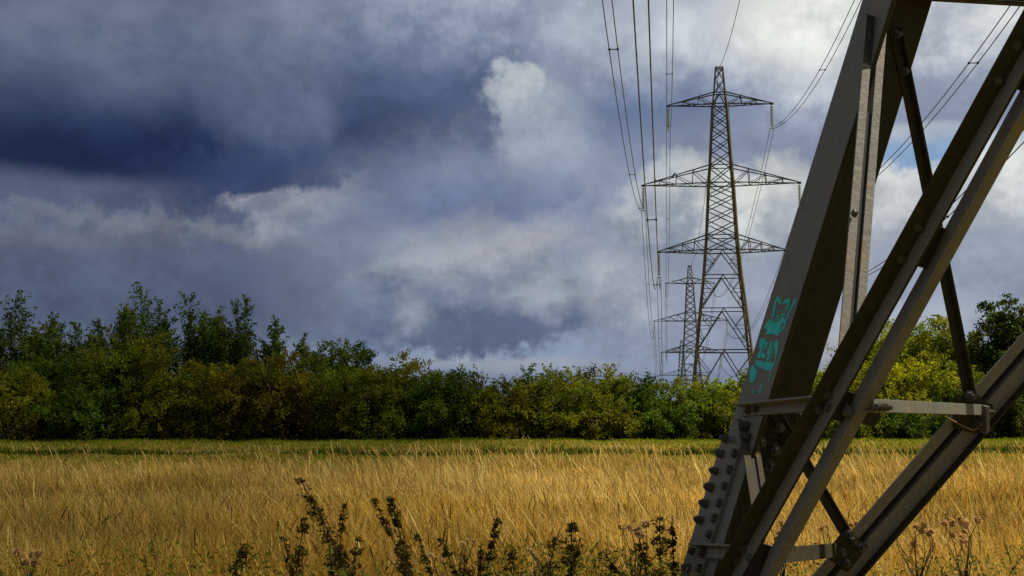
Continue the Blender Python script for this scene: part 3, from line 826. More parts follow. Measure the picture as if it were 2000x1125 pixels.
def dock(px, py, D, dense, label, green=0.3, w=0.055):
    tp = at(px, py, D)
    bx = tp.x + (0.36 if px == 578 else 0.24 * rng.standard_normal()); gz = float(ground_z(bx, D))
    root = empty('nettle_plant', (bx, D, gz)); tag(root, label, 'plant', 'dark seeding nettles in the near grass')
    h = tp.z - gz
    ax = curved_axis((0, 0, -0.03), (tp.x - bx, 0.05 * rng.standard_normal(), h), 0.035)
    mb = MB(); mb.tube(ax, [0.007, 0.006, 0.006, 0.005, 0.004, 0.003, 0.002], 5)
    mb.build('stem', M_BARK, root, fix=False)
    n = int(dense * h * 1150)
    t = 0.25 + 0.75 * rng.random(n) ** 0.8
    ph = np.floor(t * 26 * h) ; t = (ph + 0.75 * rng.random(n)) / (26 * h); t = np.clip(t, .1, 1)
    gap = np.sin(ph * 2.399 + px) + 0.8 * rng.random(n) > -0.25; t = t[gap]; n = len(t)
    P = np.array([along(ax, float(k)) for k in t])
    rad = w * 0.72 * (0.35 + 0.65 * (1 - t)) * (0.3 + 1.1 * rng.random(n)) * (0.6 + .6 * np.sin(t * 60 + px) ** 2); th = rng.random(n) * 6.283
    P[:, 0] += np.cos(th) * rad; P[:, 1] += np.sin(th) * rad; P[:, 2] -= rad * 0.7 * rng.random(n)
    gcol = np.array([0.12, 0.125, 0.02]); bcol = np.array([0.078, 0.046, 0.013])
    cc = np.where(rng.random((n, 1)) < green, gcol, bcol) * (0.5 + 1.1 * rng.random((n, 1)))
    v, q, c = leaf_quads(P, 0.004 + 0.0065 * rng.random(n), 2.4, 0.1, cc)
    m = int(h * 34)      # narrow drooping leaves
    tt = 0.15 + 0.7 * rng.random(m)
    Q0 = np.array([along(ax, float(k)) for k in tt]); th = rng.random(m) * 6.28
    L = 0.05 + 0.07 * (1 - tt)
    c1 = np.where(rng.random((m, 1)) < green + .2, np.array([0.13, 0.15, 0.02]), np.array([0.14, 0.10, 0.03])) * (0.5 + .8 * rng.random((m, 1)))
    K = np.array([0, .5, 1]); wd = np.array([.3, 1, .05]) * .009
    VV = np.zeros((m, 3, 2, 3))
    for i in range(3):
        ctr = Q0 + np.stack([np.cos(th) * L * K[i], np.sin(th) * L * K[i], -L * K[i] ** 2 * 0.9 + L * K[i] * .2], -1)
        sv = np.stack([-np.sin(th), np.cos(th), 0 * th], -1) * wd[i]
        VV[:, i, 0] = ctr - sv; VV[:, i, 1] = ctr + sv
    b = (np.arange(m) * 6)[:, None] + np.array([0, 2])[None]
    qq = np.stack([b, b + 1, b + 3, b + 2], -1).reshape(-1, 4)
    v, q, c = join([(v, q, c), (VV.reshape(-1, 3), qq, np.repeat(c1, 6, axis=0))])
    link('foliage', np_mesh('nettle_foliage', v, q, c), M_DRY, root)


for d in [
 (578, 936, 5.4, 1.5, 'tallest dark nettle, its thick top leaning far to the left', .25, .08),
 (600, 1010, 5.0, 1.1, 'nettle standing behind the leaning one, hidden up to its shoulder', .35, .06),
 (672, 985, 5.6, .9, 'thin greenish nettle right of the leaning one', .5, .05),
 (734, 972, 5.6, 1.2, 'left one of the two tall nettles standing close together', .3, .05),
 (764, 966, 5.5, 1.3, 'right one of the two tall nettles standing close together', .3, .055),
 (482, 1060, 4.9, 1.5, 'short thick nettle at the bottom, nearest the left thistle clump', .35, .08),
 (552, 1048, 5.1, 1.0, 'short nettle between the thick short one and the leaning one', .4, .05),
 (816, 1045, 5.2, .7, 'faint thin nettle right of the close pair', .5, .04),
 (862, 1052, 5.0, 1.0, 'slim nettle left of the middle of the bottom edge', .4, .045),
 (972, 1010, 5.3, 1.2, 'nettle right of the middle with a hooked top', .3, .05),
 (940, 1062, 4.9, 1.2, 'short slanting nettle just left of the one with a hooked top', .35, .05),
 (1116, 1014, 5.2, 1.5, 'tall pointed nettle rising over a dark clump', .3, .085),
 (1086, 1048, 4.9, 1.3, 'nettle on the left side of the dark clump', .35, .08),
 (1134, 1052, 4.9, 1.1, 'narrow spike on the right side of the dark clump', .2, .03),
 (1290, 1012, 5.1, 1.3, 'nettle right of the fluffy thistle near the steel leg', .4, .085),
 (1312, 1006, 5.0, .9, 'slender brown nettle closest to the steel leg', .3, .04),
 (640, 1045, 5.0, 1.0, 'short nettle directly right of the stem of the leaning one', .35, .06),
 (700, 1050, 4.9, .9, 'low nettle in the gap left of the close pair', .4, .06),
 (790, 1062, 4.8, 1.0, 'low dark nettle right under the close pair', .3, .06),
 (905, 1085, 4.7, 1.0, 'lowest nettle, barely above the bottom edge left of the slanting one', .35, .06),
 (1000, 1072, 4.8, 1.1, 'bushy low nettle right of the one with a hooked top', .35, .07),
 (1180, 1078, 4.8, .9, 'low nettle between the dark clump and the fluffy thistle', .45, .06),
 (1252, 1060, 4.8, 1.2, 'leafy nettle below the fluffy thistle', .5, .06),
]:
    dock(*d)


def puff(mb_list, P, r):
    n = 46
    d = rng.standard_normal((n, 3)); d[:, 2] += 0.5; d /= np.linalg.norm(d, axis=1, keepdims=True)
    Q = np.array(P)[None] + d * r * 0.55
    c = np.tile(np.array([0.70, 0.49, 0.24]), (n, 1)) * (0.65 + .6 * rng.random((n, 1)))
    mb_list.append(leaf_quads(Q, r * (0.35 + .3 * rng.random(n)), 2.4, 0.2, c))


def thistle(pts, D, label, r=0.014):
    cx = sum(p[0] for p in pts) / len(pts)
    g0 = at(cx, 1000, D); bx = g0.x; gz = float(ground_z(bx, D))
    root = empty('thistle', (bx, D, gz)); tag(root, label, 'thistle', 'thistles gone to seed')
    st = MB(); fl = []
    for (x, y) in pts:
        p = at(x, y, D) - Vector((bx, D, gz)); p.y += 0.05 * rng.standard_normal()
        j = Vector((p.x * .25, 0, p.z - 0.22))
        st.tube([(p.x * .12, 0, -0.02), j, j.lerp(p, .6) + Vector((0.025 * rng.standard_normal(), 0, 0)), p], [0.004, 0.003, 0.002, 0.0015], 5)
        fl = []; puff(fl, p, r * (0.85 + .55 * rng.random())); v, q, c = fl[0]
        link('flower_head', np_mesh('thistle_down', v, q, c), M_FLUFF, root)
    st.build('stem', M_BARK, root, fix=False)
    n = 420
    zt = at(cx, max(p[1] for p in pts), D).z - gz
    P = np.stack([rng.standard_normal(n) * 0.09, rng.standard_normal(n) * .06, zt * (0.45 + 0.5 * rng.random(n))], -1)
    cc = np.array([0.07, 0.10, 0.03]) * (0.5 + rng.random((n, 1)))
    v, q, c = leaf_quads(P, 0.004 + 0.006 * rng.random(n), 3.0, 0.2, cc)
    link('foliage', np_mesh('thistle_leaves', v, q, c), M_DRY, root)


thistle([(34, 1078), (50, 1088), (68, 1085), (82, 1080), (48, 1098), (8, 1092), (62, 1100)], 5.0, 'thistle with brown fluffy heads in the bottom left corner', .016)
thistle([(1228, 1028), (1240, 1034), (1256, 1020), (1254, 1046), (1215, 1030), (1246, 1040)], 5.2, 'fluffy thistle left of the near steel leg', .016)
thistle([(1036, 1078), (1042, 1086), (1078, 1086), (1048, 1090)], 5.0, 'low thistle with few pale heads near the middle', .011)
thistle([(842, 1086), (852, 1090), (868, 1094), (905, 1060), (912, 1062), (926, 1056)], 5.1, 'sparse thistle left of the hooked nettle', .010)
thistle([(1762, 1028), (1775, 1024), (1786, 1028), (1802, 1022), (1810, 1026), (1798, 1036), (1812, 1040), (1785, 1062)], 6.2, 'thistle with pale heads just right of the lowest double diagonal', .018)
thistle([(1850, 1024), (1860, 1022), (1876, 1022), (1890, 1018), (1902, 1014), (1898, 1024), (1872, 1048), (1885, 1050), (1895, 1042), (1878, 1056)], 6.3, 'widest thistle clump, at the right of the field', .018)
thistle([(1525, 1020), (1533, 1026), (1540, 1018), (1520, 1040), (1512, 1052)], 6.0, 'thistle seen between the thick leg and the first diagonal', .016)
thistle([(1600, 1030), (1612, 1026), (1663, 1024), (1672, 1022)], 6.2, 'thistle behind the small gusset plate', .014)

# ------------------------------------------------------------------ small post by the far bushes
pz = at(1862, 816, 56.0)
root = empty('marker_post', (pz.x, 56.0, float(ground_z(pz.x, 56.0)))); tag(root, 'thin pale grey post standing before the far bushes', 'post')
mb = MB(); hp = pz.z - root.location.z
mb.tube([(0, 0, -0.1), (0, 0, hp)], 0.045, 8); mb.build('pole', M_POST, root)
mb = MB(); mb.bar((-0.09, 0, hp + .03), (0.09, 0, hp + .03), 0.06); mb.build('cap', M_POST, root)

# ------------------------------------------------------------------ lattice pylons
LINE = Vector((0.108, 1, 0)).normalized(); ACR = Vector((LINE.y, -LINE.x, 0))
D1 = 186.0
YAW = -math.atan2(LINE.x, LINE.y)
T1P = at(1411.5, 600, D1); T1 = Vector((T1P.x, D1, 1.40))


def Zp(py): return at(1407, py, D1).z - T1.z


PX = D1 / F_PX
PROF = [(132, 7.0), (182, 11), (205, 14), (325, 21), (360, 24), (462, 29.5), (491, 32), (540, 36), (605, 43.5), (686, 52), (790, 62.5)]
PROF = [(Zp(a), b * PX) for a, b in PROF] + [(0.0, 70.5 * PX)]


def hw(z):
    for (z0, w0), (z1, w1) in zip(PROF, PROF[1:]):
        if z1 <= z <= z0:
            return w1 + (w0 - w1) * (z - z1) / (z0 - z1)
    return PROF[0][1] if z > PROF[0][0] else PROF[-1][1]


CS = [(-1, -1), (1, -1), (1, 1), (-1, 1)]


def cn(i, z):
    s = CS[i % 4]; a = hw(z); return Vector((s[0] * a, s[1] * a, z))


def make_pylon(name, loc, mleg, mbrace, label, k=1.0):
    root = empty(name, loc, YAW); tag(root, label, 'pylon')
    LW = 0.24 * k; BW = 0.115 * k; HWd = 0.145 * k
    zs_all = [p[0] for p in PROF][::-1]
    for i in range(4):
        mb = MB()
        for a, b in zip(zs_all, zs_all[1:]):
            wa = LW * (1.0 if a < Zp(205) - .1 else 0.6)
            mb.bar(cn(i, a) - Vector((0, 0, .1 if a == 0 else 0)), cn(i, b), wa, wa)
        mb.build('leg', mleg, root)

    def face_x(z0, z1, w=BW):
        mb = MB()
        for i in range(4):
            mb.bar(cn(i, z0), cn(i + 1, z1), w); mb.bar(cn(i + 1, z0), cn(i, z1), w)
        mb.build('brace', mbrace, root)

    def ring(z, w=HWd):
        mb = MB()
        for i in range(4): mb.bar(cn(i, z), cn(i + 1, z), w)
        mb.build('horizontal_strut', mbrace, root)

    def face_v(z0, z1, rings=2, w=BW):
        """inverted V from the middle of the upper strut to the legs below, with stubs out to the legs"""
        mb = MB()
        for i in range(4):
            top = (cn(i, z1) + cn(i + 1, z1)) / 2
            for s in (i, i + 1):
                bot = cn(s, z0)
                mb.bar(top, bot, w)
                for r in range(rings):
                    t = 0.42 + 0.32 * r
                    p = top.lerp(bot, t); lg = cn(s, p.z)
                    mb.bar(p, lg, w * .6)
                    zz = p.z + (z1 - z0) * 0.34 if r == 0 else p.z + (z1 - z0) * 0.28
                    mb.bar(p, cn(s, min(zz, z1)), w * .65)
                    if r == rings - 1: mb.bar(lg, top.lerp(bot, t + .13), w * .5)
        mb.build('brace', mbrace, root)

    # peak
    ztop, z182, z205 = Zp(133), Zp(182), Zp(205)
    ring(ztop, 0.16 * k)
    zm = (ztop * .53 + z182 * .47)
    face_x(zm, ztop, BW * .8); face_x(z182, zm, BW * .8); ring(z182, BW); face_v(z205, z182, 0); ring(z205)
    z325, z360, z462, z491 = Zp(325), Zp(360), Zp(462), Zp(491)

    def stack(za, zb, n):
        hs = np.cumsum([0] + [1 + .06 * j for j in range(n)][::-1]); hs = hs / hs[-1]
        for a, b in zip(hs, hs[1:]): face_x(zb + (za - zb) * a, zb + (za - zb) * b)
    stack(z205, z325, 5); ring(z325, BW); face_x(z360, z325); ring(z360)
    stack(z360, z462, 4); ring(z462, BW); face_x(z491, z462); ring(z491)
    z540, z605, z686, z790 = Zp(540), Zp(605), Zp(686), Zp(790)
    face_v(z540, z491, 1); ring(z540, BW); face_v(z605, z540, 2); ring(z605, BW); face_v(z686, z605, 2); ring(z686)
    face_v(z790, z686, 2); ring(z790, BW); face_v(0.0, z790, 2)
    ends = {}
    for nm, zu, zl, half, nseg in (('top', z182, z205, 102, 3), ('mid', z325, z360, 153, 4), ('bot', z462, z491, 123.5, 4)):
        for sg in (-1, 1):
            mb = MB(); H = half * PX
            tip = Vector((sg * H, 0, zl))
            fr = [j / nseg for j in range(nseg + 1)]
            lo = {}; up = {}
            for sy_ in (-1, 1):
                l0 = Vector((sg * hw(zl), sy_ * hw(zl), zl)); u0 = Vector((sg * hw(zu), sy_ * hw(zu), zu))
                mb.bar(l0, tip, HWd, HWd * .7); mb.bar(u0, tip + Vector((0, 0, .12)), HWd, HWd * .7)
                lo[sy_] = [l0.lerp(tip, f) for f in fr]; up[sy_] = [u0.lerp(tip, f) for f in fr]
                for j in range(1, nseg):
                    mb.bar(lo[sy_][j], up[sy_][j], BW * .65)
                    mb.bar(up[sy_][j], lo[sy_][j - 1], BW * .7)
            for j in range(1, nseg):
                mb.bar(lo[-1][j], lo[1][j], BW * .6); mb.bar(lo[-1][j - 1], lo[1][j], BW * .5)
            mb.bar(tip + Vector((-.25, 0, 0)), tip + Vector((.25, 0, 0)), .26 * k)
            mb.build('crossarm', mbrace, root)
            # insulator string
            mb = MB(); n = 15; L = 3.35
            mb.tube([tip, tip - Vector((0, 0, L))], .03 * k, 6)
            for j in range(n):
                z = zl - .30 - j * (L - .55) / n
                mb.tube([(tip.x, 0, z), (tip.x, 0, z - .06), (tip.x, 0, z - .14)], [.08, .25 * k ** .5, .08], 8)
            mb.bar((tip.x - .28, 0, zl - L), (tip.x + .28, 0, zl - L), .09 * k)
            mb.build('insulator_string', M_GLASS, root, fix=False)
            ends[(nm, sg)] = Vector((sg * H, 0, zl - L))
    R = Matrix.Rotation(YAW, 3, 'Z')
    return {k_: R @ v_ + Vector(loc) for k_, v_ in ends.items()}, R @ Vector((0, 0, ztop)) + Vector(loc)


E1, PK1 = make_pylon('lattice_pylon', T1, M_FAR_LEG, M_FAR, 'nearest complete lattice pylon with three pairs of crossarms, brown with lichen')
T2P = at(1349.5, 700, 403); T2 = Vector((T2P.x, 403, 1.3 + (at(1349, 519, 403).z - (1.3 + Zp(132)))))
E2, PK2 = make_pylon('lattice_pylon', T2, M_HAZED, M_HAZED, 'middle distant grey pylon, partly behind the left leg of the brown one', 1.2)
T3P = at(1331.5, 700, 640); T3 = Vector((T3P.x, 640, at(1331, 665, 640).z - Zp(132)))
E3, PK3 = make_pylon('lattice_pylon', T3, M_HAZED, M_HAZED, 'smallest and farthest grey pylon low over the hedge', 1.35)

# two birds on the left middle crossarm
for px, py, lab in ((1281, 351, 'dark bird nearer the tip of the left middle crossarm'), (1315, 342, 'larger dark bird nearer the body of the pylon on the left middle crossarm')):
    p = at(px, py + 4, D1 - .6)
    mb = MB()
    mb.tube([(-.26, 0, -.1), (-.12, 0, .05), (.02, 0, .18), (.12, 0, .33), (.16, 0, .43), (.22, 0, .45), (.34, 0, .43)], [.02, .07, .12, .11, .06, .075, .01], 8)
    mb.tube([(0.02, .04, .1), (.02, .04, -.1)], .015, 4); mb.tube([(0.02, -.04, .1), (.02, -.04, -.1)], .015, 4)
    b = mb.build('bird', M_BIRD); b.location = p; b.rotation_euler = (0, 0, math.pi * (px == 1281)); b.scale = (1.15,) * 3 if px == 1315 else (.9,) * 3
    tag(b, lab, 'bird', 'birds on the pylon')


def overhead(a, b, sag, label, twin=0.5, r=0.032, nsp=5, t0=0.0, group='overhead wires running to the pylons', r2=None):
    """one bundle: two conductors and the spacers that hold them, or a single wire"""
    a = Vector(a); b = Vector(b)
    f = lambda t: a.lerp(b, t) - Vector((0, 0, 4 * sag * t * (1 - t)))
    root = empty('overhead_wire', f(t0)); tag(root, label, 'power line', group)
    L0 = f(t0)
    side = ACR * (twin / 2)
    for s in ((-1, 1) if twin else (0,)):
        ts = np.linspace(t0, 1, 60)
        pts = [f(t) + side * s - L0 for t in ts]
        mb = MB(); mb.tube(pts, [r + ((r2 or r) - r) * float(t) for t in ts], 5); mb.build('conductor', M_WIRE, root, fix=False)
    if twin:
        for j in range(nsp):
            t = t0 + (1 - t0) * (j + .62) / nsp
            p = f(t) - L0
            mb = MB(); mb.bar(p - side, p + side, .05)
            for s in (-1, 1): mb.bar(p + side * s - LINE * .1, p + side * s + LINE * .1, .11)
            mb.build('spacer', M_WIRE, root)


C0 = Vector((6.8, -3.0, 0))
NEAR = {('top', -1): (0.5, 41.3, 9.0), ('mid', -1): (-2.9, 31.2, 7.4), ('bot', -1): (-0.66, 22.2, 8.5), ('top', 1): (13.7, 41.3, 9.0), ('mid', 1): (17.3, 31.0, 8.7), ('bot', 1): (15.4, 22.2, 8.6)}
WL_ = {('top', -1): 'rightmost of the three wire pairs above the hedge, meeting the upper left crossarm', ('mid', -1): 'leftmost wire pair, meeting the middle left crossarm of the brown pylon',
       ('bot', -1): 'darkest wire pair, between the other two on the left', ('top', 1): 'wire pair dropping from the top edge to the upper right crossarm',
       ('mid', 1): 'wire pair seen through the steel legs towards the middle right crossarm', ('bot', 1): 'lowest wire pair on the right, seen under the two steep diagonals'}
for k_, (off, z, sag) in NEAR.items():
    s = Vector((0, 0, 0)) + ACR * off + LINE * (-3); s.z = z
    overhead(s, E1[k_], sag, WL_[k_], 0.5, 0.026, 4, 0.06, r2=0.036)
s = ACR * 7.2 + LINE * -3; s.z = 50.2
overhead(s, PK1, 9.0, 'single thin wire rising from the peak of the brown pylon', 0, .026, r2=.036)
nmz = {'top': 'upper', 'mid': 'middle', 'bot': 'lower'}
for k_ in E1:
    sd_ = 'left' if k_[1] < 0 else 'right'
    overhead(E1[k_], E2[k_], 7.5, f'faint wire pair between the brown and the middle pylon on their {nmz[k_[0]]} {sd_} crossarms', .5, .036, 3, r2=.05, group='overhead wires between the far pylons')
    overhead(E2[k_], E3[k_], 8.5, f'very faint wire pair between the two grey pylons on their {nmz[k_[0]]} {sd_} crossarms', .5, .05, 3, r2=.06, group='overhead wires between the far pylons')
overhead(PK1, PK2, 6.5, 'faint single wire from the peak of the brown pylon to the middle pylon', 0, .036, r2=.05, group='overhead wires between the far pylons')
overhead(PK2, PK3, 7, 'very faint single wire between the peaks of the two grey pylons', 0, .05, r2=.06, group='overhead wires between the far pylons')

# ------------------------------------------------------------------ the near pylon foot
az = math.radians(14)
o_h = Vector((math.cos(az), math.sin(az), 0)); g_h = Vector((math.sin(az), -math.cos(az), 0))
LEG = Vector((0.2975, -0.08926, 0.95053)).normalized()
r0 = ray(1684 - .31 * 916, 916); P0 = EYE + r0 * (5.0 / r0.y)
gL = (g_h - LEG * g_h.dot(LEG)).normalized()
nL = LEG.cross(gL).normalized()
if nL.x > 0: nL = -nL                # outward, to the left
oF = (o_h - LEG * o_h.dot(LEG)).normalized()
nF = LEG.cross(oF).normalized()
if nF.y > 0: nF = -nF                # towards the camera
foot = P0 + LEG * ((-0.05 - P0.z) / LEG.z)
ROOT = empty('near_pylon', (foot.x, foot.y, 0)); tag(ROOT, 'huge grey steel foot of the near pylon with thick leg and crossing braces', 'pylon')
OFF = Vector((foot.x, foot.y, 0))


def hit(pl, px, py, off=0.0):
    n = nL if pl == 'L' else nF
    r = ray(px, py); return EYE + r * (((P0 + n * off - EYE).dot(n)) / r.dot(n))


def part(mb, name, mat, bevel=0.0015):
    mb.v = [tuple(Vector(v) - OFF) for v in mb.v]
    return mb.build(name, mat, ROOT, bevel)


def member(pl, a, b, wpx, off, t, flange, name, mat, ymid=None, ext=(0, 0), wside=1):
    """steel section whose edge runs through pixels a-b of the plane; wpx = its width there, flange = [(position 0..1, height along +n)]"""
    n = nL if pl == 'L' else nF
    P = hit(pl, *a, off=off); Q = hit(pl, *b, off=off)
    d = (Q - P).normalized()
    mx = ((a[0] + b[0]) / 2, (a[1] + b[1]) / 2)
    if ymid is not None:
        k = (ymid - a[1]) / (b[1] - a[1]); mx = (a[0] + (b[0] - a[0]) * k, ymid)
    Mv = hit(pl, *mx, off=off); Wv = hit(pl, mx[0] + wpx[0], mx[1] + wpx[1], off=off)
    perp = (Wv - Mv); perp -= d * perp.dot(d); W_ = perp.length; u = perp.normalized()
    P = P - d * ext[0]; Q = Q + d * ext[1]
    mb = MB()
    mb.extrude(P, Q, u, n, [(0, 0), (W_, 0), (W_, t), (0, t)])
    for pos, hgt in flange:
        x0 = 0 if pos == 0 else W_ - t
        lo, hi = (t, t + hgt) if hgt > 0 else (hgt, 0)
        mb.extrude(P, Q, u, n, [(x0, lo), (x0 + t, lo), (x0 + t, hi), (x0, hi)])
    o = part(mb, name, mat)
    return o, P, Q, u, W_, d


def plate(pl, pts, off, t, name, mat, parent=None, bevel=.0015):
    n = nL if pl == 'L' else nF
    vs = [hit(pl, *p, off=off) for p in pts]
    k = len(vs); mb = MB()
    mb.add([v for v in vs] + [v + n * t for v in vs], [tuple(range(k)), tuple(range(k, 2 * k))[::-1]] + [(i, (i + 1) % k, (i + 1) % k + k, i + k) for i in range(k)])
    o = part(mb, name, mat, bevel)
    if parent is not None: o.parent = parent
    return o


# bolt mesh: washer, hexagonal nut, thread stub
def bolt_mesh(nut_h, stub):
    mb = MB()
    def cyl(r, z0, z1, seg, rot=0):
        vs = [(math.cos(2 * math.pi * k / seg + rot) * r, math.sin(2 * math.pi * k / seg + rot) * r, z) for z in (z0, z1) for k in range(seg)]
        mb.add(vs, [tuple(range(seg))[::-1], tuple(range(seg, 2 * seg))] + [(k, (k + 1) % seg, (k + 1) % seg + seg, k + seg) for k in range(seg)])
    cyl(.0225, 0, .004, 16); cyl(.0195, .004, .004 + nut_h, 6); cyl(.0145, .004 + nut_h, .007 + nut_h, 12)
    if stub: cyl(.0105, .007 + nut_h, .007 + nut_h + stub, 10)
    me = mb.mesh('bolt'); me.materials.append(M_BOLT)
    return me


B_NUT = bolt_mesh(.020, .016); B_DBL = bolt_mesh(.026, .008); B_HEAD = bolt_mesh(.014, 0)


def bolt(parent, P, n, me, s=1.0):
    o = bpy.data.objects.new('bolt', me); COL.objects.link(o); o.parent = parent
    o.location = P - OFF
    q = n.to_track_quat('Z', 'Y'); o.rotation_mode = 'QUATERNION'
    from mathutils import Quaternion
    o.rotation_quaternion = q @ Quaternion((0, 0, 1), random.random() * 3)
    o.scale = (s, s, s)
    return o


def bolts(parent, pl, pts, off, me, s=1.0, flip=False):
    n = nL if pl == 'L' else nF
    for p in pts: bolt(parent, hit(pl, *p, off=off), -n if flip else n, me, s * (0.93 + .14 * random.random()))


# main leg: a 250 mm angle
T = 0.018; WLEG = 0.25
mb = MB(); A_ = foot - LEG * .25; B_ = foot + LEG * 7.5
mb.extrude(A_, B_, gL, oF, [(0, 0), (WLEG, 0), (WLEG, T), (T, T), (T, WLEG), (0, WLEG)])
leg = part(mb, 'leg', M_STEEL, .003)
leg.data.materials.append(M_STEEL_DARK)          # inner faces coloured darker for their shade, with an algae tint
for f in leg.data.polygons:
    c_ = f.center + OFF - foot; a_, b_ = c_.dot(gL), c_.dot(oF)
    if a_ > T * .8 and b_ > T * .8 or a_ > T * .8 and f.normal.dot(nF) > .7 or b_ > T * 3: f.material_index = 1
LT = T  # inner faces lie T inside each outer face (outer faces are at offset 0)
sgnF = 1
# concrete footing hidden in the grass
mb = MB(); mb.bar(foot + Vector((0, 0, -.3)), foot + Vector((0, 0, .12)), .6, .5); part(mb, 'footing', plain('concrete', (.3, .29, .27), .9), .02)

# splice covers near the ground
lx = lambda y: 1684 - .31 * y
cov = plate('L', [(lx(862) - 2, 862), (lx(872) + 38, 872), (lx(1400) + 40, 1400), (lx(1400) - 2, 1400)], 0.0005, .012, 'splice_plate', M_STEEL)
bolts(cov, 'L', [(1421, 858), (1411, 887), (1400, 921), (1391, 953), (1381, 985), (1371, 1017), (1359, 1079), (1346, 1110)], .0125, B_DBL, .74)
bolts(cov, 'L', [(1437, 886), (1427, 918), (1417, 950), (1407, 983), (1397, 1013), (1387, 1044), (1368, 1110)], .0125, B_HEAD, .74)
nFi = nF
cov2 = plate('F', [(1462, 850), (1519, 862), (1531, 885), (1450, 1150), (1372, 1150)], T + .0005, .012, 'splice_plate', M_STEEL_DARK)
bolts(cov2, 'F', [(1518, 833)], T + .001, B_NUT, 1.0)
bolts(cov2, 'F', [(1537, 861), (1510, 877), (1500, 909), (1492, 940), (1483, 969), (1482, 862)], T + .0125, B_NUT, 1.0)
bolts(leg, 'F', [(1558, 810)], T + .0005, B_NUT, .9)
# inner backing angle seen beside the cover
member('L', (lx(905) + 62, 905), (lx(1400) + 62, 1400), (10, 0), -.03, .012, [(1, -.05)], 'backing_angle', M_STEEL_DARK)

# V1 and V2: pairs of slim angles gripping the leg, running down to the diagonal


def gripping(a, b, wout, win, name, mat, tt=.006):
    P = hit('L', *a); Q = hit('L', *b); d = (Q - P).normalized(); u = d.cross(nL).normalized()
    if u.y > 0: u = -u       # towards the camera
    mb = MB()
    mb.extrude(P, Q, u, nL, [(-.035, .001), (0, .001), (0, wout), (-tt, wout), (-tt, .001 + tt), (-.035, .001 + tt)])
    o1 = part(mb, name, mat, .001)
    mb = MB(); s = -T - .001
    mb.extrude(P, Q, u, nL, [(-.035, s), (0, s), (0, s - win), (-tt, s - win), (-tt, s - tt), (-.035, s - tt)])
    o2 = part(mb, name, mat, .001)
    mb = MB(); mb.extrude(P, Q, u, nL, [(-.030, .0005), (-.008, .0005), (-.008, s + .0005), (-.030, s + .0005)])
    k0 = (Q - P) * .30
    mb = MB(); mb.extrude(P + k0, Q, u, nL, [(-.030, .0005), (-.008, .0005), (-.008, s + .0005), (-.030, s + .0005)])
    part(mb, 'gap_shade_strip', M_GRIME_SHADE, 0)  # dark strip standing in for the shade inside the gap
    return o1, o2, u


v1a, v1b, uu = gripping((1709, 33), (1655, 700), .031, .029, 'redundant_brace', M_STEEL_LIGHT)
M_SHADE_RUST = painted_steel('shaded_rusty_paint', (0.035, 0.032, 0.03), rust=0.9, algae=0.1, bump=1.0, scale=2.0)  # dark colour carrying both the shade and the rust at the brace's top
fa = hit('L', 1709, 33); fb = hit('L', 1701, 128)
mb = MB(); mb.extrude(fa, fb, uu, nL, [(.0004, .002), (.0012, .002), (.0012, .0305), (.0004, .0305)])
fl_ = part(mb, 'shade_rust_patch', M_SHADE_RUST, 0); fl_.parent = v1a
bolts(v1a, 'L', [(1672, 417)], .02, B_HEAD, .6)
v2a, v2b, _ = gripping((1456, 822), (1487, 1015), .028, .020, 'redundant_brace', M_MATT)
bolts(v2a, 'L', [(1458, 831), (1460, 853)], .008, B_NUT, .75)

# D1 and D2: the steep double diagonal of the left face
R1 = lambda y: (1449 - .556 * (y - 1091), y)
d1o, P1, Q1, u1, W1, dd1 = member('L', R1(1640), R1(-400), (27, 0), .012, .008, [(0, .052)], 'diagonal_brace', M_STEEL_DARK, 600)
d1o.name = 'diagonal_brace'
# D1's lit face leg gets a lighter colour, its shaded leg the dark one
mb = MB(); mb.extrude(P1, Q1, u1, nL, [(.0075, .0085), (W1 + .0003, .0085), (W1 + .0003, .0095), (.0075, .0095)])
f1 = part(mb, 'lit_face_leg_strip', M_STEEL, 0)
R2 = lambda y: (1500 - .545 * (y - 1090), y)
d2o, P2, Q2, u2, W2, dd2 = member('L', R2(1660), R2(-400), (24, 0), -.030, .008, [(1, -.024)], 'diagonal_brace', M_STEEL, 600)


def pack(poly, off=-.03, t=.045, name='spacer_plate'):
    return plate('L', poly, off, t, name, M_GRIME_SHADE)


pk1 = pack([(1830, 440), (1852, 448), (1815, 528), (1790, 515)])
pk2 = pack([(1650, 762), (1675, 770), (1652, 826), (1618, 818)])
pk3 = pack([(1496, 1062), (1512, 1068), (1486, 1130), (1462, 1120)])
pk4 = pack([(1998, 120), (2020, 128), (2000, 180), (1980, 172)])
# round spacer below the second pack
c_ = hit('L', 1657, 803, off=-.012)
mb = MB(); mb.tube([c_ - dd1 * .0 - nL * .03, c_ + nL * .012], .018, 14); o_ = part(mb, 'round_spacer', M_BOLT, .001); o_.parent = pk2
# bolts through the outstanding leg of D1 (they sit on its underside)
nd = u1


def bolts_d1(parent, pts, s=1.0):
    for (x, y) in pts:
        # pixel -> point on the outstanding leg (plane through the ridge, spanned by dd1 and nL)
        r = ray(x, y); p = EYE + r * ((P1 + u1 * .0085 - EYE).dot(u1) / r.dot(u1))
        bolt(parent, p, u1, B_HEAD if s < 1 else B_NUT, s * .62)


bolts_d1(d1o, [(1985, 88), (1949, 156), (1793, 443), (1759, 505), (1616, 770), (1598, 800), (1452, 1073), (1440, 1096)], .95)
bolts(f1, 'L', [(1619, 797), (1465, 1090)], .022, B_HEAD, .6)

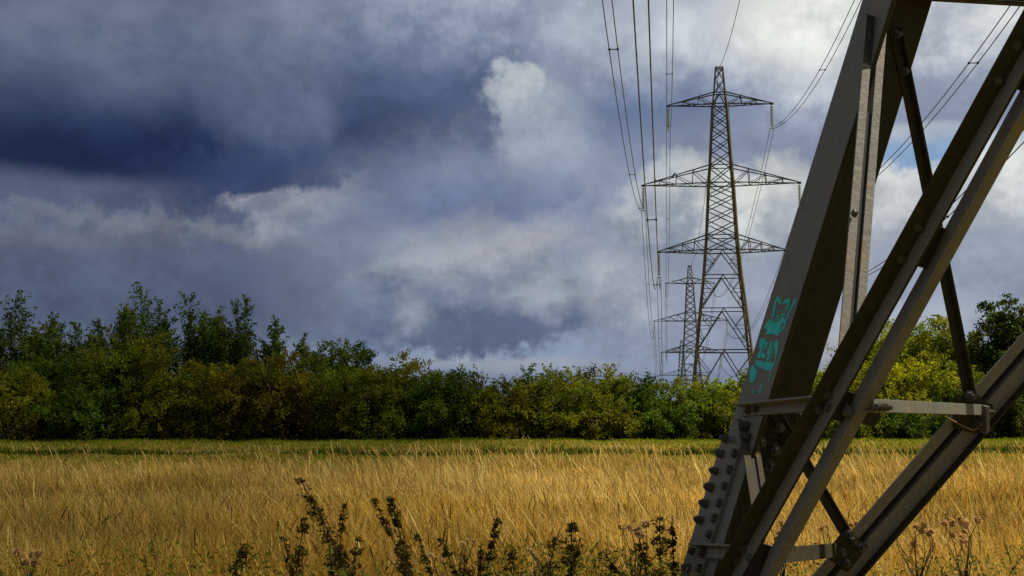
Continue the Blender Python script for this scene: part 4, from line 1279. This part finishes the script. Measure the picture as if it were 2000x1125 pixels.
# horizontal struts of the left face
h1, *_ = member('L', (1456, 794), (1606, 780), (0, 21), .001, .007, [(0, .035)], 'horizontal_strut', M_STEEL)
bolts(h1, 'L', [(1464, 800), (1478, 798)], .008, B_HEAD, .8)
h2, *_ = member('L', (1363, 1065), (1446, 1069), (0, 25), .014, .007, [(0, .03)], 'horizontal_strut', M_STEEL)
bolts(h2, 'L', [(1374, 1077)], .022, B_HEAD, 1.0)

# D3: the double diagonal of the far face
d3y = lambda x, o=0: (x, 1033 - 1.151 * (x - 1664) + o)
offF = 0.03
d3a, P3, Q3, u3, W3, dd3 = member('F', d3y(1250), d3y(2300), (0, 31), offF, .008, [(1, -.05)], 'diagonal_brace', M_STEEL, 800)
d3b, P4, Q4, u4, W4, dd4 = member('F', d3y(1250, 52), d3y(2300, 52), (0, 44), offF, .008, [(0, -.06)], 'diagonal_brace', M_STEEL, 850)
mb = MB(); mb.extrude(P4, Q4, u4, nF, [(W4 + .0003, .0), (W4 + .0083, .0), (W4 + .0083, .040), (W4 + .0003, .040)])
part(mb, 'outstanding_leg_shade', M_STEEL_DARK, 0)  # separate dark face: the flange's shade put into its colour
mb = MB(); mb.extrude(P3, Q3, u3, nF, [(W3 + .001, -.018), (W3 + .055, -.018), (W3 + .055, -.024), (W3 + .001, -.024)])
part(mb, 'gap_shade_strip', M_GRIME_SHADE, 0)  # black backing strip that paints the slot's shade
gs1 = plate('F', [(1862, 806), (1866, 788), (1882, 764), (1900, 764), (1914, 776), (1938, 792), (1922, 834), (1906, 846), (1860, 836)], offF + .0085, .010, 'gusset_plate', M_STEEL_DARK)
gs2 = plate('F', [(1650, 1031), (1694, 1066), (1654, 1117), (1609, 1083)], offF + .0085, .010, 'gusset_plate', M_STEEL_DARK)
bolts(gs2, 'F', [(1655, 1042), (1664, 1056), (1624, 1077), (1640, 1077), (1679, 1068), (1652, 1098)], offF + .019, B_NUT, .8)
bolts(gs1, 'F', [(1892, 773), (1920, 798), (1906, 826)], offF + .019, B_NUT, .85)
# slim braces of the far face
b1, *_ = member('F', (1737, 60), (1882, 778), (18, 0), T + .001, .007, [(1, .028)], 'redundant_brace', M_STEEL_DARK)
bolts(b1, 'F', [(1750, 68), (1764, 140)], T + .009, B_NUT, .8)
b2, *_ = member('F', (1500, 805), (1640, 1044), (19, -8), T + .014, .007, [(1, .018)], 'redundant_brace', M_STEEL_DARK)
# ties across the corner, from the steep pair to the far pair
def tie(pa, pb, hpx, name, mat, down=.02):
    P = pa; Q = pb; d = (Q - P).normalized()
    w = Vector((0, 0, -1)); w = (w - d * w.dot(d)).normalized(); n = d.cross(w).normalized()
    if n.y > 0: n = -n
    H = hpx * ((P - EYE).length) / F_PX
    mb = MB(); mb.extrude(P, Q, w, n, [(0, 0), (0, .007), (H, .007), (H, 0), (H - .007, 0), (H - .007, -.04), (H - .0, -.04), (H, -.0001), (0.0, -.0001)][:4])
    mb.extrude(P, Q, w, n, [(H - .007, -.045), (H, -.045), (H, -.0002), (H - .007, -.0002)])
    return part(mb, name, mat), n


t1, tn = tie(hit('L', 1702, 779, off=-.045), hit('F', 1913, 790, off=offF + .05), 25, 'corner_tie', M_TIE)
t2, tn2 = tie(hit('L', 1530, 1068, off=-.045), hit('F', 1630, 1061, off=offF + .025), 30, 'corner_tie', M_STEEL_DARK)
# hanging bracket at the upper tie
br = plate('F', [(1676, 797), (1714, 786), (1719, 816), (1705, 834), (1680, 826)], offF + .45, .008, 'bracket', M_STEEL_DARK)
pb_ = hit('L', 1712, 794, off=-.03)
for k in range(3):
    bolt(br, hit('L', 1700 + k * 9, 796, off=-.045) + tn * .012, tn, B_NUT, .62)
# stiffener beside the right end of the tie, with its bolt
st = plate('F', [(1912, 790), (1918, 790), (1918, 838), (1912, 845)], offF + .0195, .05, 'stiffener', M_STEEL)
bolt(st, hit('F', 1924, 806, off=offF + .05), (Vector((1, -.4, 0))).normalized(), B_NUT, .8)
# strut along the top of the panel
ts_, *_ = member('F', (1740, -36), (2500, 10), (0, 33), T + .014, .008, [(1, .06)], 'horizontal_strut', M_STEEL_DARK)

# a dry stalk caught on the right hand joint
mb = MB(); q_ = [hit('F', x, y, off=offF + .07) for x, y in ((1846, 813), (1862, 822), (1880, 832), (1900, 840), (1912, 836))]
mb.tube(q_, [.001, .003, .002, .003, .001], 4); w_ = mb.build('dry_stalk', M_DRYST); tag(w_, 'broken dry stalk caught on the bolted joint at the right', 'stalk')

# teal graffiti on the leg: outlines measured on an enlargement
def G(pts, name='graffiti'):
    q = [(1440 + x * .18667, 560 + y * .18667) for x, y in pts]
    o = plate('L', q, .0, .0007, name, M_TEAL, leg, 0)
    return q


gmb = MB()
for pts in [
 [(388, 190), (410, 115), (425, 98), (440, 120), (455, 160), (445, 187), (428, 178), (432, 150), (410, 160), (405, 200), (395, 260), (392, 300), (372, 290), (378, 240)],
 [(475, 185), (500, 140), (552, 128), (545, 165), (528, 230), (505, 258), (515, 210), (525, 170), (500, 178)],
 [(600, 122), (604, 150), (540, 290), (500, 420), (470, 465), (440, 470), (442, 455), (480, 430), (510, 340), (540, 250), (578, 175)],
 [(428, 240), (438, 245), (434, 268), (427, 262)], [(462, 238), (472, 245), (465, 265), (458, 258)],
 [(425, 282), (440, 290), (435, 320), (420, 330), (415, 300)], [(398, 332), (412, 345), (425, 340), (432, 318), (440, 325), (430, 352), (410, 358), (396, 345)],
 [(358, 280), (380, 300), (375, 328), (362, 310)], [(462, 300), (480, 280), (502, 278), (495, 300), (470, 314)],
 [(345, 350), (375, 330), (372, 365), (395, 380), (440, 362), (450, 325), (490, 330), (495, 360), (470, 385), (450, 400), (438, 470), (420, 507), (380, 488), (312, 495), (325, 450), (300, 435), (315, 380)],
 [(245, 545), (290, 550), (285, 605), (262, 620), (250, 690), (240, 745), (215, 740), (215, 710), (230, 690), (240, 640), (228, 630), (235, 590)],
 [(295, 590), (325, 560), (320, 600), (300, 650), (285, 650)], [(255, 695), (298, 700), (285, 745), (250, 745)], [(276, 620), (282, 622), (262, 700), (255, 694)],
 [(345, 575), (368, 580), (355, 640), (350, 680), (330, 760), (310, 788), (315, 750), (325, 720), (318, 690), (325, 640), (337, 640)],
 [(385, 590), (420, 560), (428, 600), (418, 690), (405, 760), (395, 745), (400, 650), (385, 622)], [(378, 640), (384, 645), (352, 785), (344, 783)],
 [(208, 770), (360, 800), (395, 770), (350, 880), (290, 865), (203, 820)],
 [(150, 840), (172, 825), (200, 880), (200, 920), (178, 985), (140, 1008), (135, 950), (138, 880)],
 [(250, 1020), (256, 1022), (238, 1115), (228, 1112)], [(165, 1085), (173, 1092), (170, 1115), (160, 1108)], [(350, 890), (356, 892), (335, 990), (329, 986)]]:
    mx_ = sum(p[0] for p in pts) / len(pts); my_ = sum(p[1] for p in pts) / len(pts)
    q = [hit('L', 1440 + (mx_ + (x - mx_) * 1.13) * .18667, 560 + (my_ + (y - my_) * 1.06) * .18667, off=.0004) for x, y in pts]
    k = len(q); gmb.add(q + [v + nL * .0007 for v in q], [tuple(range(k)), tuple(range(k, 2 * k))[::-1]] + [(i, (i + 1) % k, (i + 1) % k + k, i + k) for i in range(k)])
gr = part(gmb, 'graffiti', M_TEAL, 0); gr.parent = leg; gr['label'] = 'teal painted cat face, letters and blot on the thick leg'

# ------------------------------------------------------------------ unseen cloud, added to darken the left of the field
cm, cnt, _, clk = new_mat('added_shade_cloud')
geo = N(cnt, 'ShaderNodeNewGeometry').outputs['Position']
sp = N(cnt, 'ShaderNodeSeparateXYZ'); clk.new(geo, sp.inputs[0])
nn = noise(cnt, geo, 0.05, 4)
zz = N(cnt, 'ShaderNodeMath', operation='MULTIPLY_ADD', inp={1: -sun_dir.x / sun_dir.z, 2: 300.0 * sun_dir.x / sun_dir.z}); clk.new(sp.outputs[2], zz.inputs[0])
xx = N(cnt, 'ShaderNodeMath', operation='ADD'); clk.new(sp.outputs[0], xx.inputs[0]); clk.new(zz.outputs[0], xx.inputs[1])
ad = N(cnt, 'ShaderNodeMath', operation='MULTIPLY_ADD', inp={1: 3.0}); clk.new(nn.outputs[0], ad.inputs[0]); clk.new(xx.outputs[0], ad.inputs[2])
HC = 300.0
shift = HC * sun_dir.x / sun_dir.z
mr = N(cnt, 'ShaderNodeMapRange', interpolation_type='SMOOTHSTEP')
mr.inputs[1].default_value = shift - 4.8 + 1.5; mr.inputs[2].default_value = shift + 1.2 + 1.5; mr.inputs[3].default_value = 0.60; mr.inputs[4].default_value = 0.0
clk.new(ad.outputs[0], mr.inputs[0])
tr = N(cnt, 'ShaderNodeBsdfTransparent'); df = N(cnt, 'ShaderNodeBsdfDiffuse', inp={'Color': (.8, .8, .82, 1)})
ms = N(cnt, 'ShaderNodeMixShader'); thin = N(cnt, 'ShaderNodeMapRange', interpolation_type='SMOOTHSTEP')          # opacity shaped so the added shade weakens away from the camera
thin.inputs[1].default_value = 22; thin.inputs[2].default_value = 60; thin.inputs[3].default_value = 1.0; thin.inputs[4].default_value = 0.62
clk.new(sp.outputs[1], thin.inputs[0])
mu = N(cnt, 'ShaderNodeMath', operation='MULTIPLY'); clk.new(mr.outputs[0], mu.inputs[0]); clk.new(thin.outputs[0], mu.inputs[1])
clk.new(mu.outputs[0], ms.inputs[0]); clk.new(tr.outputs[0], ms.inputs[1]); clk.new(df.outputs[0], ms.inputs[2])
oo = N(cnt, 'ShaderNodeOutputMaterial'); clk.new(ms.outputs[0], oo.inputs[0])
gx, gy = np.meshgrid(np.linspace(-1, 1, 36), np.linspace(-1, 1, 36))
CX, CY = shift - 46, 20
px_ = CX + gx * 54; py_ = CY + gy * 110
th_ = np.clip(1 - (np.abs(gx) ** 6), 0, 1) ** .5 * np.clip(1 - np.abs(gy) ** 6, 0, 1) ** .5
topz = HC + 10 * th_ * (1 + .4 * np.sin(px_ * .21) * np.cos(py_ * .17))
botz = HC - 1.5 * th_
Vt = np.stack([px_, py_, topz], -1).reshape(-1, 3); Vb = np.stack([px_, py_, botz], -1).reshape(-1, 3)
ii, jj = np.meshgrid(np.arange(35), np.arange(35)); bb = (jj * 36 + ii).ravel()
Qt = np.stack([bb, bb + 1, bb + 37, bb + 36], -1)
cl = link('added_unseen_cloud', np_mesh('added_unseen_cloud', np.concatenate([Vt, Vb]), np.concatenate([Qt, Qt[:, ::-1] + 1296])), cm)  # out of view, added only to cast shade
tag(cl, kind='structure')

# ------------------------------------------------------------------ render settings
sc.view_settings.view_transform = 'Standard'; sc.view_settings.look = 'None'; sc.view_settings.exposure = 0.3; sc.view_settings.gamma = 1.0
sc.cycles.max_bounces = 6; sc.cycles.diffuse_bounces = 3; sc.cycles.glossy_bounces = 2; sc.cycles.transmission_bounces = 4; sc.cycles.transparent_max_bounces = 8
sc.cycles.use_denoising = False
